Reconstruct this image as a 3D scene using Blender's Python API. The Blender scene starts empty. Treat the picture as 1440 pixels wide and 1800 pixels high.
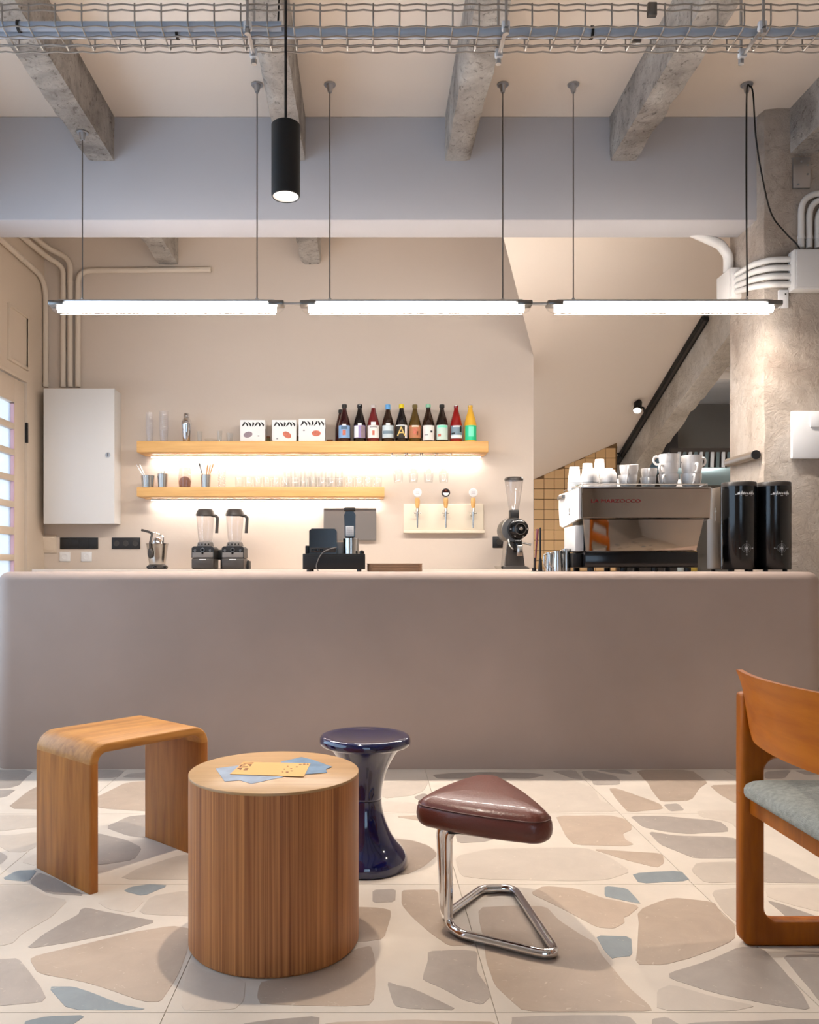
import bpy, bmesh, math, random
from mathutils import Vector, Matrix, Euler
random.seed(7)
R = math.radians
PI = math.pi
sc = bpy.context.scene
C = sc.collection
# ------------------------------------------------------------------ camera
F, CX, CY, CZ = 1428.0, 645.0, 1000.0, 1.0          # focal length and vanishing point of the photograph in px, eye height in m
cam_d = bpy.data.cameras.new('camera')
cam = bpy.data.objects.new('camera', cam_d)
C.objects.link(cam)
cam.location = (0, 0, CZ)
cam.rotation_euler = (R(90), 0, 0)
cam_d.sensor_fit = 'HORIZONTAL'
cam_d.sensor_width = 36.0
cam_d.lens = 36.0 * F / 1440.0
cam_d.shift_x = (720 - CX) / 1440.0
cam_d.shift_y = (CY - 900) / 1440.0
cam_d.clip_start = 0.05
sc.camera = cam
# ------------------------------------------------------------------ world, exposure
w = bpy.data.worlds.new('world')
sc.world = w
w.use_nodes = True
bgn = w.node_tree.nodes['Background']
bgn.inputs[0].default_value = (0.64, 0.80, 1.0, 1)
bgn.inputs[1].default_value = 2.9
sc.view_settings.view_transform = 'Standard'
sc.view_settings.look = 'None'
sc.view_settings.gamma = 1
sc.view_settings.use_curve_mapping = False
sc.view_settings.exposure = 0.17
try:
    sc.cycles.use_denoising = True
    sc.cycles.max_bounces = 5
    sc.cycles.use_adaptive_sampling = True
    sc.cycles.adaptive_threshold = 0.08
    sc.cycles.adaptive_min_samples = 10
    sc.cycles.diffuse_bounces = 3
    sc.cycles.glossy_bounces = 3
    sc.cycles.transmission_bounces = 3
    sc.cycles.transparent_max_bounces = 14
    sc.cycles.sample_clamp_indirect = 6
    sc.cycles.caustics_reflective = False
    sc.cycles.caustics_refractive = False
except Exception:
    pass
# light strengths (each lamp is built with its own fixture further down)
TUBE_E = 55.0
TUBE_DOWN_W = 26.0
LED_E = 54.0
PENDANT_W = 78.0
SPOT_W = 200.0
WARM = (1.0, 0.875, 0.73)
NEUT = (1.0, 0.925, 0.845)

# ------------------------------------------------------------------ helpers
def lin(c):
    r = []
    for v in c[:3]:
        v /= 255.0
        r.append(v / 12.92 if v <= 0.04045 else ((v + 0.055) / 1.055) ** 2.4)
    return (r[0], r[1], r[2], 1.0)

def at(x, y, Y):
    return Vector(((x - CX) * Y / F, Y, CZ + (CY - y) * Y / F))

def px2x(x, Y): return (x - CX) * Y / F
def px2z(y, Y): return CZ + (CY - y) * Y / F

MATS = {}
def newmat(name):
    m = bpy.data.materials.new(name)
    m.use_nodes = True
    nt = m.node_tree
    b = nt.nodes['Principled BSDF']
    MATS[name] = m
    return m, nt, b

def plain(name, col, rough=0.5, metal=0.0, spec=0.5, coat=0.0, bump=0.0, bscale=40.0, var=0.0, vscale=6.0, trans=0.0, ior=1.45):
    m, nt, b = newmat(name)
    b.inputs['Base Color'].default_value = lin(col)
    b.inputs['Roughness'].default_value = rough
    b.inputs['Metallic'].default_value = metal
    b.inputs['Specular IOR Level'].default_value = spec
    b.inputs['Coat Weight'].default_value = coat
    b.inputs['Coat Roughness'].default_value = 0.05
    b.inputs['Transmission Weight'].default_value = trans
    b.inputs['IOR'].default_value = ior
    tc = nt.nodes.new('ShaderNodeTexCoord')
    if var > 0:
        n = nt.nodes.new('ShaderNodeTexNoise'); n.inputs['Scale'].default_value = vscale; n.inputs['Detail'].default_value = 5
        nt.links.new(tc.outputs['Object'], n.inputs['Vector'])
        rp = nt.nodes.new('ShaderNodeValToRGB')
        c = lin(col)
        rp.color_ramp.elements[0].position = 0.3; rp.color_ramp.elements[1].position = 0.7
        rp.color_ramp.elements[0].color = tuple(max(0, v * (1 - var)) for v in c[:3]) + (1,)
        rp.color_ramp.elements[1].color = tuple(min(1, v * (1 + var)) for v in c[:3]) + (1,)
        nt.links.new(n.outputs['Fac'], rp.inputs['Fac'])
        nt.links.new(rp.outputs['Color'], b.inputs['Base Color'])
    if bump > 0:
        n2 = nt.nodes.new('ShaderNodeTexNoise'); n2.inputs['Scale'].default_value = bscale; n2.inputs['Detail'].default_value = 6
        nt.links.new(tc.outputs['Object'], n2.inputs['Vector'])
        bp = nt.nodes.new('ShaderNodeBump'); bp.inputs['Strength'].default_value = bump; bp.inputs['Distance'].default_value = 0.01
        nt.links.new(n2.outputs['Fac'], bp.inputs['Height'])
        nt.links.new(bp.outputs['Normal'], b.inputs['Normal'])
    return m

def wood(name, c1, c2, scale=(4, 60, 60), rough=0.45, c3=None, bump=0.08, coat=0.0, big=(1.0, 6.0, 6.0), spec=0.5):
    m, nt, b = newmat(name)
    b.inputs['Specular IOR Level'].default_value = spec
    b.inputs['Roughness'].default_value = rough
    b.inputs['Coat Weight'].default_value = coat
    b.inputs['Coat Roughness'].default_value = 0.15
    tc = nt.nodes.new('ShaderNodeTexCoord')
    mp = nt.nodes.new('ShaderNodeMapping'); mp.inputs['Scale'].default_value = scale
    nt.links.new(tc.outputs['Object'], mp.inputs['Vector'])
    n = nt.nodes.new('ShaderNodeTexNoise'); n.inputs['Scale'].default_value = 1.0; n.inputs['Detail'].default_value = 7; n.inputs['Roughness'].default_value = 0.62; n.inputs['Distortion'].default_value = 0.4
    nt.links.new(mp.outputs['Vector'], n.inputs['Vector'])
    mp2 = nt.nodes.new('ShaderNodeMapping'); mp2.inputs['Scale'].default_value = big
    nt.links.new(tc.outputs['Object'], mp2.inputs['Vector'])
    n2 = nt.nodes.new('ShaderNodeTexNoise'); n2.inputs['Scale'].default_value = 1.0; n2.inputs['Detail'].default_value = 3; n2.inputs['Distortion'].default_value = 1.2
    nt.links.new(mp2.outputs['Vector'], n2.inputs['Vector'])
    mx = nt.nodes.new('ShaderNodeMix'); mx.data_type = 'FLOAT'; mx.inputs['Factor'].default_value = 0.42
    nt.links.new(n.outputs['Fac'], mx.inputs[2]); nt.links.new(n2.outputs['Fac'], mx.inputs[3])
    rp = nt.nodes.new('ShaderNodeValToRGB')
    rp.color_ramp.elements[0].position = 0.36; rp.color_ramp.elements[1].position = 0.64
    rp.color_ramp.elements[0].color = lin(c1); rp.color_ramp.elements[1].color = lin(c2)
    if c3:
        e = rp.color_ramp.elements.new(0.5); e.color = lin(c3)
    nt.links.new(mx.outputs[0], rp.inputs['Fac'])
    nt.links.new(rp.outputs['Color'], b.inputs['Base Color'])
    bp = nt.nodes.new('ShaderNodeBump'); bp.inputs['Strength'].default_value = bump; bp.inputs['Distance'].default_value = 0.004
    nt.links.new(n.outputs['Fac'], bp.inputs['Height']); nt.links.new(bp.outputs['Normal'], b.inputs['Normal'])
    return m

def rough_concrete(name, c1, c2, c3, scale=9.0, pits=1.0, rough=0.9):
    m, nt, b = newmat(name)
    b.inputs['Roughness'].default_value = rough
    b.inputs['Specular IOR Level'].default_value = 0.2
    tc = nt.nodes.new('ShaderNodeTexCoord')
    def noise(s, d, ro=0.6, dist=0.0, sc3=None):
        n = nt.nodes.new('ShaderNodeTexNoise'); n.inputs['Scale'].default_value = s; n.inputs['Detail'].default_value = d
        n.inputs['Roughness'].default_value = ro; n.inputs['Distortion'].default_value = dist
        if sc3:
            mp = nt.nodes.new('ShaderNodeMapping'); mp.inputs['Scale'].default_value = sc3
            nt.links.new(tc.outputs['Object'], mp.inputs['Vector']); nt.links.new(mp.outputs['Vector'], n.inputs['Vector'])
        else:
            nt.links.new(tc.outputs['Object'], n.inputs['Vector'])
        return n
    n1 = noise(scale * 0.35, 6, 0.65, 0.5)
    rp = nt.nodes.new('ShaderNodeValToRGB')
    rp.color_ramp.elements[0].position = 0.36; rp.color_ramp.elements[1].position = 0.66
    rp.color_ramp.elements[0].color = lin(c1); rp.color_ramp.elements[1].color = lin(c3)
    e = rp.color_ramp.elements.new(0.5); e.color = lin(c2)
    nt.links.new(n1.outputs['Fac'], rp.inputs['Fac'])
    n2 = noise(scale * 3.2, 8, 0.75, 0.8)
    r2 = nt.nodes.new('ShaderNodeValToRGB')
    r2.color_ramp.elements[0].position = 0.35; r2.color_ramp.elements[1].position = 0.46
    r2.color_ramp.elements[0].color = (0.34, 0.32, 0.30, 1); r2.color_ramp.elements[1].color = (1, 1, 1, 1)
    nt.links.new(n2.outputs['Fac'], r2.inputs['Fac'])
    mul = nt.nodes.new('ShaderNodeMix'); mul.data_type = 'RGBA'; mul.blend_type = 'MULTIPLY'; mul.inputs['Factor'].default_value = pits
    nt.links.new(rp.outputs['Color'], mul.inputs[6]); nt.links.new(r2.outputs['Color'], mul.inputs[7])
    nt.links.new(mul.outputs[2], b.inputs['Base Color'])
    ad = nt.nodes.new('ShaderNodeMath'); ad.operation = 'ADD'
    nt.links.new(n2.outputs['Fac'], ad.inputs[0]); nt.links.new(n1.outputs['Fac'], ad.inputs[1])
    bp = nt.nodes.new('ShaderNodeBump'); bp.inputs['Strength'].default_value = 0.8; bp.inputs['Distance'].default_value = 0.025
    nt.links.new(ad.outputs[0], bp.inputs['Height']); nt.links.new(bp.outputs['Normal'], b.inputs['Normal'])
    return m

def stone(name, col, var=0.1, rough=0.42):
    """flagstone: small shade of its own per stone, cloudy, with pale veins and pits"""
    m, nt, b = newmat(name)
    b.inputs['Roughness'].default_value = rough
    b.inputs['Specular IOR Level'].default_value = 0.35
    tc = nt.nodes.new('ShaderNodeTexCoord')
    oi = nt.nodes.new('ShaderNodeObjectInfo')
    n = nt.nodes.new('ShaderNodeTexNoise'); n.inputs['Scale'].default_value = 7; n.inputs['Detail'].default_value = 8; n.inputs['Roughness'].default_value = 0.65; n.inputs['Distortion'].default_value = 0.8
    nt.links.new(tc.outputs['Object'], n.inputs['Vector'])
    rp = nt.nodes.new('ShaderNodeValToRGB')
    c = lin(col)
    rp.color_ramp.elements[0].position = 0.3; rp.color_ramp.elements[1].position = 0.72
    rp.color_ramp.elements[0].color = tuple(v * (1 - var) for v in c[:3]) + (1,)
    rp.color_ramp.elements[1].color = tuple(min(1, v * (1 + var)) for v in c[:3]) + (1,)
    nt.links.new(n.outputs['Fac'], rp.inputs['Fac'])
    v = nt.nodes.new('ShaderNodeTexNoise'); v.inputs['Scale'].default_value = 26; v.inputs['Detail'].default_value = 4; v.inputs['Distortion'].default_value = 2.5
    nt.links.new(tc.outputs['Object'], v.inputs['Vector'])
    vr = nt.nodes.new('ShaderNodeValToRGB')
    vr.color_ramp.elements[0].position = 0.655; vr.color_ramp.elements[1].position = 0.72
    vr.color_ramp.elements[0].color = (0, 0, 0, 1); vr.color_ramp.elements[1].color = (0.45, 0.45, 0.45, 1)
    nt.links.new(v.outputs['Fac'], vr.inputs['Fac'])
    mx = nt.nodes.new('ShaderNodeMix'); mx.data_type = 'RGBA'
    nt.links.new(vr.outputs['Color'], mx.inputs['Factor'])
    nt.links.new(rp.outputs['Color'], mx.inputs[6]); mx.inputs[7].default_value = lin((222, 208, 190))
    hv = nt.nodes.new('ShaderNodeHueSaturation')
    mr = nt.nodes.new('ShaderNodeMapRange'); mr.inputs[3].default_value = 0.88; mr.inputs[4].default_value = 1.1
    nt.links.new(oi.outputs['Random'], mr.inputs[0]); nt.links.new(mr.outputs[0], hv.inputs['Value'])
    nt.links.new(mx.outputs[2], hv.inputs['Color'])
    nt.links.new(hv.outputs['Color'], b.inputs['Base Color'])
    bp = nt.nodes.new('ShaderNodeBump'); bp.inputs['Strength'].default_value = 0.1; bp.inputs['Distance'].default_value = 0.004
    nt.links.new(n.outputs['Fac'], bp.inputs['Height']); nt.links.new(bp.outputs['Normal'], b.inputs['Normal'])
    return m

def emit(name, col, strength):
    m, nt, b = newmat(name)
    b.inputs['Base Color'].default_value = (0.8, 0.8, 0.8, 1)
    b.inputs['Emission Color'].default_value = (col[0], col[1], col[2], 1)
    b.inputs['Emission Strength'].default_value = strength
    return m

def thin_glass(name, tint=(255, 255, 255), amount=0.10, rough=0.02, body=0.0, bodycol=(230, 230, 230)):
    """thin clear wall: lets light straight through, reflects by Fresnel; 'body' is a milky share"""
    m = bpy.data.materials.new(name); m.use_nodes = True; MATS[name] = m
    nt = m.node_tree; nt.nodes.clear()
    out = nt.nodes.new('ShaderNodeOutputMaterial')
    tr = nt.nodes.new('ShaderNodeBsdfTransparent'); tr.inputs[0].default_value = lin(tint)
    gl = nt.nodes.new('ShaderNodeBsdfGlossy'); gl.inputs['Roughness'].default_value = rough
    fr = nt.nodes.new('ShaderNodeLayerWeight'); fr.inputs[0].default_value = 0.5     # 'Facing' = grazing reflection of a thin wall, the same on both sides
    pw = nt.nodes.new('ShaderNodeMath'); pw.operation = 'POWER'; pw.inputs[1].default_value = 4.0
    nt.links.new(fr.outputs['Facing'], pw.inputs[0])
    ad = nt.nodes.new('ShaderNodeMath'); ad.operation = 'MULTIPLY_ADD'; ad.inputs[1].default_value = 0.55; ad.inputs[2].default_value = 0.03 + amount * 0.2
    nt.links.new(pw.outputs[0], ad.inputs[0])
    mx = nt.nodes.new('ShaderNodeMixShader')
    nt.links.new(ad.outputs[0], mx.inputs[0]); nt.links.new(tr.outputs[0], mx.inputs[1]); nt.links.new(gl.outputs[0], mx.inputs[2])
    last = mx
    if body > 0:
        df = nt.nodes.new('ShaderNodeBsdfDiffuse'); df.inputs[0].default_value = lin(bodycol)
        tl = nt.nodes.new('ShaderNodeBsdfTranslucent'); tl.inputs[0].default_value = lin(bodycol)
        a2 = nt.nodes.new('ShaderNodeMixShader'); a2.inputs[0].default_value = 0.5
        nt.links.new(df.outputs[0], a2.inputs[1]); nt.links.new(tl.outputs[0], a2.inputs[2])
        m2 = nt.nodes.new('ShaderNodeMixShader'); m2.inputs[0].default_value = body
        nt.links.new(mx.outputs[0], m2.inputs[1]); nt.links.new(a2.outputs[0], m2.inputs[2])
        last = m2
    nt.links.new(last.outputs[0], out.inputs[0])
    return m

# ---- mesh building -------------------------------------------------------
def finish(bm, smooth=40):
    bmesh.ops.remove_doubles(bm, verts=bm.verts, dist=1e-6)
    bmesh.ops.recalc_face_normals(bm, faces=bm.faces)
    me = bpy.data.meshes.new('m')
    bm.to_mesh(me); bm.free()
    if smooth:
        for p in me.polygons: p.use_smooth = True
        try: me.set_sharp_from_angle(angle=R(smooth))
        except Exception: pass
    return me

def obj(name, bm, mat, parent=None, smooth=40, loc=None, rz=None):
    me = bm if isinstance(bm, bpy.types.Mesh) else finish(bm, smooth)
    o = bpy.data.objects.new(name, me)
    if not isinstance(bm, bpy.types.Mesh):
        me.name = name
    if mat is not None and not me.materials:
        me.materials.append(MATS[mat] if isinstance(mat, str) else mat)
    C.objects.link(o)
    if parent: o.parent = parent
    if loc is not None: o.location = loc
    if rz is not None: o.rotation_euler = (0, 0, rz)
    return o

def tag(o, label=None, cat=None, group=None, kind=None):
    if label: o['label'] = label
    if cat: o['category'] = cat
    if group: o['group'] = group
    if kind: o['kind'] = kind
    return o

def thing(name, label, cat, loc=(0, 0, 0), rz=0.0, group=None):
    o = bpy.data.objects.new(name, None)
    o.empty_display_size = 0.05
    C.objects.link(o)
    o.location = loc; o.rotation_euler = (0, 0, rz)
    return tag(o, label, cat, group)

def struct(name, bm, mat, label=None, parent=None, smooth=0, cat=None):
    o = obj(name, bm, mat, parent, smooth)
    o['kind'] = 'structure'
    if label: o['label'] = label
    if cat: o['category'] = cat
    return o

def copy_tree(o, parent=None):
    c = o.copy(); C.objects.link(c)
    c.parent = parent
    for ch in list(o.children):
        copy_tree(ch, c)
    return c

def NB(): return bmesh.new()

def box(bm, x0, x1, y0, y1, z0, z1, bev=0.0, seg=2, mat=None):
    t = bmesh.new()
    r = bmesh.ops.create_cube(t, size=1.0)
    sx, sy, sz = x1 - x0, y1 - y0, z1 - z0
    for v in t.verts:
        v.co = Vector((x0 + (v.co.x + .5) * sx, y0 + (v.co.y + .5) * sy, z0 + (v.co.z + .5) * sz))
    if bev > 0:
        bmesh.ops.bevel(t, geom=list(t.edges), offset=min(bev, 0.49 * min(abs(sx), abs(sy), abs(sz))), segments=seg, profile=0.5, affect='EDGES')
    if mat is not None: bmesh.ops.transform(t, matrix=mat, verts=t.verts)
    merge(bm, t)
    return bm

def merge(bm, t):
    mp = {}
    for v in t.verts: mp[v] = bm.verts.new(v.co)
    for f in t.faces:
        try: bm.faces.new([mp[v] for v in f.verts])
        except ValueError: pass
    t.free()

def lathe(bm, prof, segs=32, cx=0, cy=0, cz=0, cap=True, a0=0.0, a1=None, mat=None):
    """prof: list of (r, z); full turn unless a1 given"""
    t = bmesh.new()
    full = a1 is None
    n = segs if full else segs + 1
    A = [2 * PI * i / segs for i in range(n)] if full else [a0 + (a1 - a0) * i / segs for i in range(n)]
    rings = []
    for (r, z) in prof:
        if r < 1e-6 and full:
            rings.append([t.verts.new((cx, cy, cz + z))])
        else:
            rings.append([t.verts.new((cx + r * math.cos(a), cy + r * math.sin(a), cz + z)) for a in A])
    for k in range(len(rings) - 1):
        p, q = rings[k], rings[k + 1]
        m = n if full else n - 1
        for i in range(m):
            j = (i + 1) % n
            if len(p) == 1 and len(q) == 1: continue
            if len(p) == 1: t.faces.new((p[0], q[i], q[j]))
            elif len(q) == 1: t.faces.new((p[i], q[0], p[j]))
            else: t.faces.new((p[i], p[j], q[j], q[i]))
    if cap and full:
        if len(rings[0]) > 1: t.faces.new(rings[0])
        if len(rings[-1]) > 1: t.faces.new(rings[-1])
    if mat is not None: bmesh.ops.transform(t, matrix=mat, verts=t.verts)
    merge(bm, t)
    return bm

def cyl(bm, p0, p1, r, segs=16, r1=None, bev=0.0):
    p0, p1 = Vector(p0), Vector(p1)
    d = p1 - p0
    L = d.length
    q = d.to_track_quat('Z', 'Y').to_matrix().to_4x4()
    r1 = r if r1 is None else r1
    if bev > 0: prof = [(r - bev, 0), (r, bev), (r1, L - bev), (r1 - bev, L)]
    else: prof = [(r, 0), (r1, L)]
    return lathe(bm, prof, segs, mat=Matrix.Translation(p0) @ q)

def fillet(pts, rad, n=6):
    pts = [Vector(p) for p in pts]
    out = [pts[0]]
    for i in range(1, len(pts) - 1):
        a, b, c = pts[i - 1], pts[i], pts[i + 1]
        u, v = (a - b), (c - b)
        lu, lv = u.length, v.length
        r = rad[i] if isinstance(rad, (list, tuple)) else rad
        u.normalize(); v.normalize()
        ang = u.angle(v)
        if ang > PI - 0.02 or r <= 0:
            out.append(b); continue
        d = min(r / math.tan(ang / 2), 0.49 * lu, 0.49 * lv)
        p, q = b + u * d, b + v * d
        for k in range(n + 1):
            t = k / n
            out.append((1 - t) ** 2 * p + 2 * t * (1 - t) * b + t * t * q)
    out.append(pts[-1])
    return out

def tube(bm, pts, r, segs=10, closed=False, cap=True):
    pts = [Vector(p) for p in pts]
    n = len(pts)
    rr = r if isinstance(r, (list, tuple)) else [r] * n
    T = []
    for i in range(n):
        if closed: d = pts[(i + 1) % n] - pts[i - 1]
        else: d = pts[min(i + 1, n - 1)] - pts[max(i - 1, 0)]
        T.append(d.normalized())
    up = Vector((0, 0, 1)) if abs(T[0].z) < 0.9 else Vector((1, 0, 0))
    nrm = (up - T[0] * up.dot(T[0])).normalized()
    rings = []
    for i in range(n):
        nrm = (nrm - T[i] * nrm.dot(T[i]))
        if nrm.length < 1e-6: nrm = T[i].orthogonal()
        nrm.normalize()
        bn = T[i].cross(nrm)
        rings.append([bm.verts.new(pts[i] + rr[i] * (nrm * math.cos(2 * PI * k / segs) + bn * math.sin(2 * PI * k / segs))) for k in range(segs)])
    m = n if closed else n - 1
    for i in range(m):
        a, b = rings[i], rings[(i + 1) % n]
        for k in range(segs):
            j = (k + 1) % segs
            bm.faces.new((a[k], a[j], b[j], b[k]))
    if cap and not closed:
        bm.faces.new(rings[0]); bm.faces.new(rings[-1])
    return bm

def prism(bm, poly, z0, z1, mat=None):
    """poly: list of (x, y); extruded along z"""
    t = bmesh.new()
    a = [t.verts.new((p[0], p[1], z0)) for p in poly]
    b = [t.verts.new((p[0], p[1], z1)) for p in poly]
    t.faces.new(a); t.faces.new(b)
    n = len(poly)
    for i in range(n):
        j = (i + 1) % n
        t.faces.new((a[i], a[j], b[j], b[i]))
    if mat is not None: bmesh.ops.transform(t, matrix=mat, verts=t.verts)
    merge(bm, t)
    return bm

def rrect(x0, x1, y0, y1, r, n=6):
    out = []
    for (cx, cy, a) in ((x1 - r, y1 - r, 0), (x0 + r, y1 - r, 90), (x0 + r, y0 + r, 180), (x1 - r, y0 + r, 270)):
        for k in range(n + 1):
            t = R(a + 90 * k / n)
            out.append((cx + r * math.cos(t), cy + r * math.sin(t)))
    return out

# rotate a prism drawn in (x, z) so that it is extruded along y:  (x, y, z) <- (px, extr, py)
XZ = Matrix(((1, 0, 0, 0), (0, 0, 1, 0), (0, 1, 0, 0), (0, 0, 0, 1)))

def text_mesh(body, size, extrude=0.0005):
    cu = bpy.data.curves.new('txt', 'FONT')
    cu.body = body; cu.size = size; cu.extrude = extrude; cu.align_x = 'CENTER'; cu.align_y = 'CENTER'
    cu.resolution_u = 3
    o = bpy.data.objects.new('txt', cu)
    C.objects.link(o)
    bpy.context.view_layer.update()
    me = bpy.data.meshes.new_from_object(o.evaluated_get(bpy.context.evaluated_depsgraph_get()))
    bpy.data.objects.remove(o); bpy.data.curves.remove(cu)
    return me

def lettering(name, body, size, mat, parent, loc, rot=(PI / 2, 0, 0), sx=1.0):
    me = text_mesh(body, size)
    me.materials.clear(); me.materials.append(MATS[mat])
    o = bpy.data.objects.new(name, me); C.objects.link(o)
    o.parent = parent; o.location = loc; o.rotation_euler = rot; o.scale = (sx, 1, 1)
    return o
# ------------------------------------------------------------------ materials
plain('plaster_warm', (213, 198, 184), 0.85, spec=0.2, bump=0.12, bscale=18, var=0.02, vscale=1.2)
plain('paint_ceiling', (236, 224, 212), 0.9, spec=0.15, var=0.02, vscale=1.0)
plain('paint_header', (200, 198, 202), 0.9, spec=0.15, var=0.015, vscale=1.5)
plain('paint_left', (216, 199, 180), 0.7, spec=0.25, bump=0.05, bscale=10)
plain('pipe_paint', (218, 204, 188), 0.55, spec=0.3)
plain('pipe_white', (226, 222, 218), 0.5, spec=0.3)
plain('grey_wall', (150, 138, 126), 0.9)
plain('dark_wall', (70, 60, 54), 0.8)
plain('microcement', (168, 148, 137), 0.62, spec=0.3, bump=0.05, bscale=5, var=0.085, vscale=1.3)
plain('mortar', (208, 195, 181), 0.5, spec=0.35, bump=0.06, bscale=30, var=0.06, vscale=5)
plain('joint', (176, 163, 150), 0.9)
stone('stone_warm', (180, 160, 142), 0.09)
stone('stone_grey', (166, 154, 144), 0.1)
stone('stone_blue', (136, 143, 146), 0.12)
stone('stone_pale', (196, 182, 168), 0.06)
rough_concrete('concrete_beam', (160, 152, 145), (190, 182, 174), (212, 206, 198), 9, 0.85)
rough_concrete('concrete_pillar', (172, 155, 141), (191, 176, 162), (208, 196, 185), 5, 0.32)
rough_concrete('concrete_slope', (186, 172, 156), (206, 194, 180), (220, 210, 198), 7, 0.4)
wood('oak_shelf', (214, 160, 92), (238, 188, 118), (2.0, 40, 40), 0.5)
wood('oak_bench', (150, 96, 40), (196, 138, 70), (3.0, 34, 34), 0.45, bump=0.05, big=(1.2, 9, 9), spec=0.35)
wood('oak_veneer', (130, 70, 30), (204, 136, 78), (210, 210, 1.6), 0.45, bump=0.04, big=(70, 70, .5))
wood('oak_top_lit', (170, 130, 84), (192, 152, 104), (3, 50, 50), 0.38, bump=0.03)  # oak of the drum made paler: light on the top painted in
wood('chair_wood', (128, 62, 0), (172, 94, 4), (30, 30, 2.5), 0.45, bump=0.03, coat=0.0, big=(6, 6, 1.0), spec=0.3)
wood('chair_ply', (156, 78, 0), (188, 104, 6), (30, 3, 30), 0.45, bump=0.02, coat=0.0, big=(5, 1.2, 5), spec=0.3)
plain('leather', (100, 50, 40), 0.34, spec=0.5, coat=0.12, bump=0.1, bscale=160, var=0.06, vscale=8)
plain('leather_seam', (86, 46, 38), 0.45)
plain('chrome', (226, 226, 228), 0.06, 1.0)
plain('steel', (200, 198, 194), 0.22, 1.0)
plain('steel_dark', (128, 126, 124), 0.3, 1.0)
plain('zinc', (184, 184, 186), 0.38, 1.0)
plain('mirror_panel', (176, 162, 150), 0.05, 1.0)
plain('blue_plastic', (5, 13, 66), 0.1, spec=0.6, coat=1.0)
plain('black_matt', (22, 21, 22), 0.5)
plain('black_gloss', (12, 12, 14), 0.16, spec=0.6)
plain('black_plastic', (32, 30, 30), 0.4)
plain('charcoal', (64, 58, 54), 0.4)
plain('grey_plate', (118, 112, 108), 0.45)
plain('grey_body', (138, 124, 110), 0.35, 0.5)
plain('white_gloss', (240, 238, 236), 0.22, spec=0.5)
plain('white_paper', (244, 242, 240), 0.7)
plain('white_metal', (232, 230, 230), 0.4)
plain('cabinet_white', (226, 224, 222), 0.42)
plain('porcelain', (236, 230, 226), 0.18, spec=0.5, coat=0.3)
plain('cream', (236, 222, 200), 0.5)
plain('red_print', (150, 22, 28), 0.4)
plain('ink', (24, 22, 24), 0.7)
plain('brown_ink', (120, 74, 40), 0.7)
plain('white_print', (226, 226, 226), 0.5)
plain('grey_print', (120, 122, 124), 0.5)
plain('tile', (226, 184, 134), 0.25, spec=0.5, var=0.04, vscale=3)
plain('tile_joint', (122, 92, 62), 0.9)
plain('tray_brown', (156, 126, 100), 0.4, var=0.1)
plain('fabric', (184, 185, 176), 0.95, spec=0.1, bump=0.9, bscale=420, var=0.16, vscale=90)
plain('conduit_blue', (184, 194, 210), 0.4, 0.1)
plain('cable', (26, 23, 21), 0.5)
plain('wire_steel', (176, 172, 168), 0.35, 0.9)
plain('copper_wood', (196, 140, 84), 0.5)
plain('brown_dry', (128, 76, 44), 0.8, bump=0.4, bscale=60, var=0.3, vscale=50)
plain('plum', (150, 132, 140), 0.6, var=0.1, vscale=60)
plain('salmon', (206, 116, 92), 0.6, var=0.15, vscale=60)
plain('hood_steel', (168, 190, 196), 0.28, 0.8)
plain('yellow_pack', (222, 184, 84), 0.5)
plain('paper_orange', (212, 158, 92), 0.65)
plain('paper_blue', (134, 146, 164), 0.65, var=0.22, vscale=14)
plain('paper_deepblue', (96, 122, 148), 0.65, var=0.3, vscale=16)
plain('pink_light_reveal', (206, 166, 172), 0.6)  # pink cast of the light, painted into the pane reveals
emit('tube_glow', NEUT, TUBE_E)
emit('led_glow', (1.0, 0.95, 0.90), LED_E)
plain('plaster_brightened', (246, 233, 221), 0.85, spec=0.2, bump=0.08, bscale=14)  # wall plaster made paler so the soffit looks better lit
emit('kitchen_fill_glow', (1.0, .95, .88), 34.0)  # glow of the added kitchen fill lamp
emit('lamp_glow', (1.0, 0.9, 0.78), 30.0)
thin_glass('clear', (252, 253, 253), 0.10)
thin_glass('clear_cover', (255, 255, 255), 0.03)
thin_glass('jug', (251, 250, 250), 0.08, body=0.06)
thin_glass('frosted', (245, 250, 255), 0.1, rough=0.3, body=0.35, bodycol=(245, 250, 255))
thin_glass('window_glass', (250, 253, 255), 0.05)
thin_glass('bag_clear', (248, 240, 236), 0.12, body=0.14)

# ------------------------------------------------------------------ the setting
XL, YB = -2.51, 6.318            # left wall plane, back wall plane
ZC = 3.625                       # ceiling
YH0, YH1, ZH = 4.715, 4.966, 3.024   # header over the bar
X_P = 2.263                      # left face of the pillar
Z_BAR, Y_BAR = 0.985, 4.057
Z_BC = 0.9985                    # back counter top

# floor: cast panels of mortar with flagstones set in them
PX0, PY0, PS = -0.455, 1.833, 0.745
fb = NB(); box(fb, XL - .2, 5.3, -3.3, 11.6, -.12, -.004)
floor = struct('floor', fb, 'joint', 'pale crazy-paving floor of irregular flagstones set in cream mortar')
pm = NB(); box(pm, .001, PS - .001, .001, PS - .001, -.0055, -.0007)
pm = finish(pm, 0); pm.name = 'mortar_panel'; pm.materials.append(MATS['mortar'])
for i in range(-4, 6):
    for j in range(-3, 4):
        obj('mortar_panel', pm, None, floor, loc=(PX0 + i * PS, PY0 + j * PS, 0))
lo = NB(); box(lo, PX0 - 4 * PS, 5.2, PY0 + 4 * PS + .002, 11.5, -.0055, -.0007)
obj('mortar_bed', lo, 'mortar', floor, smooth=0)

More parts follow.
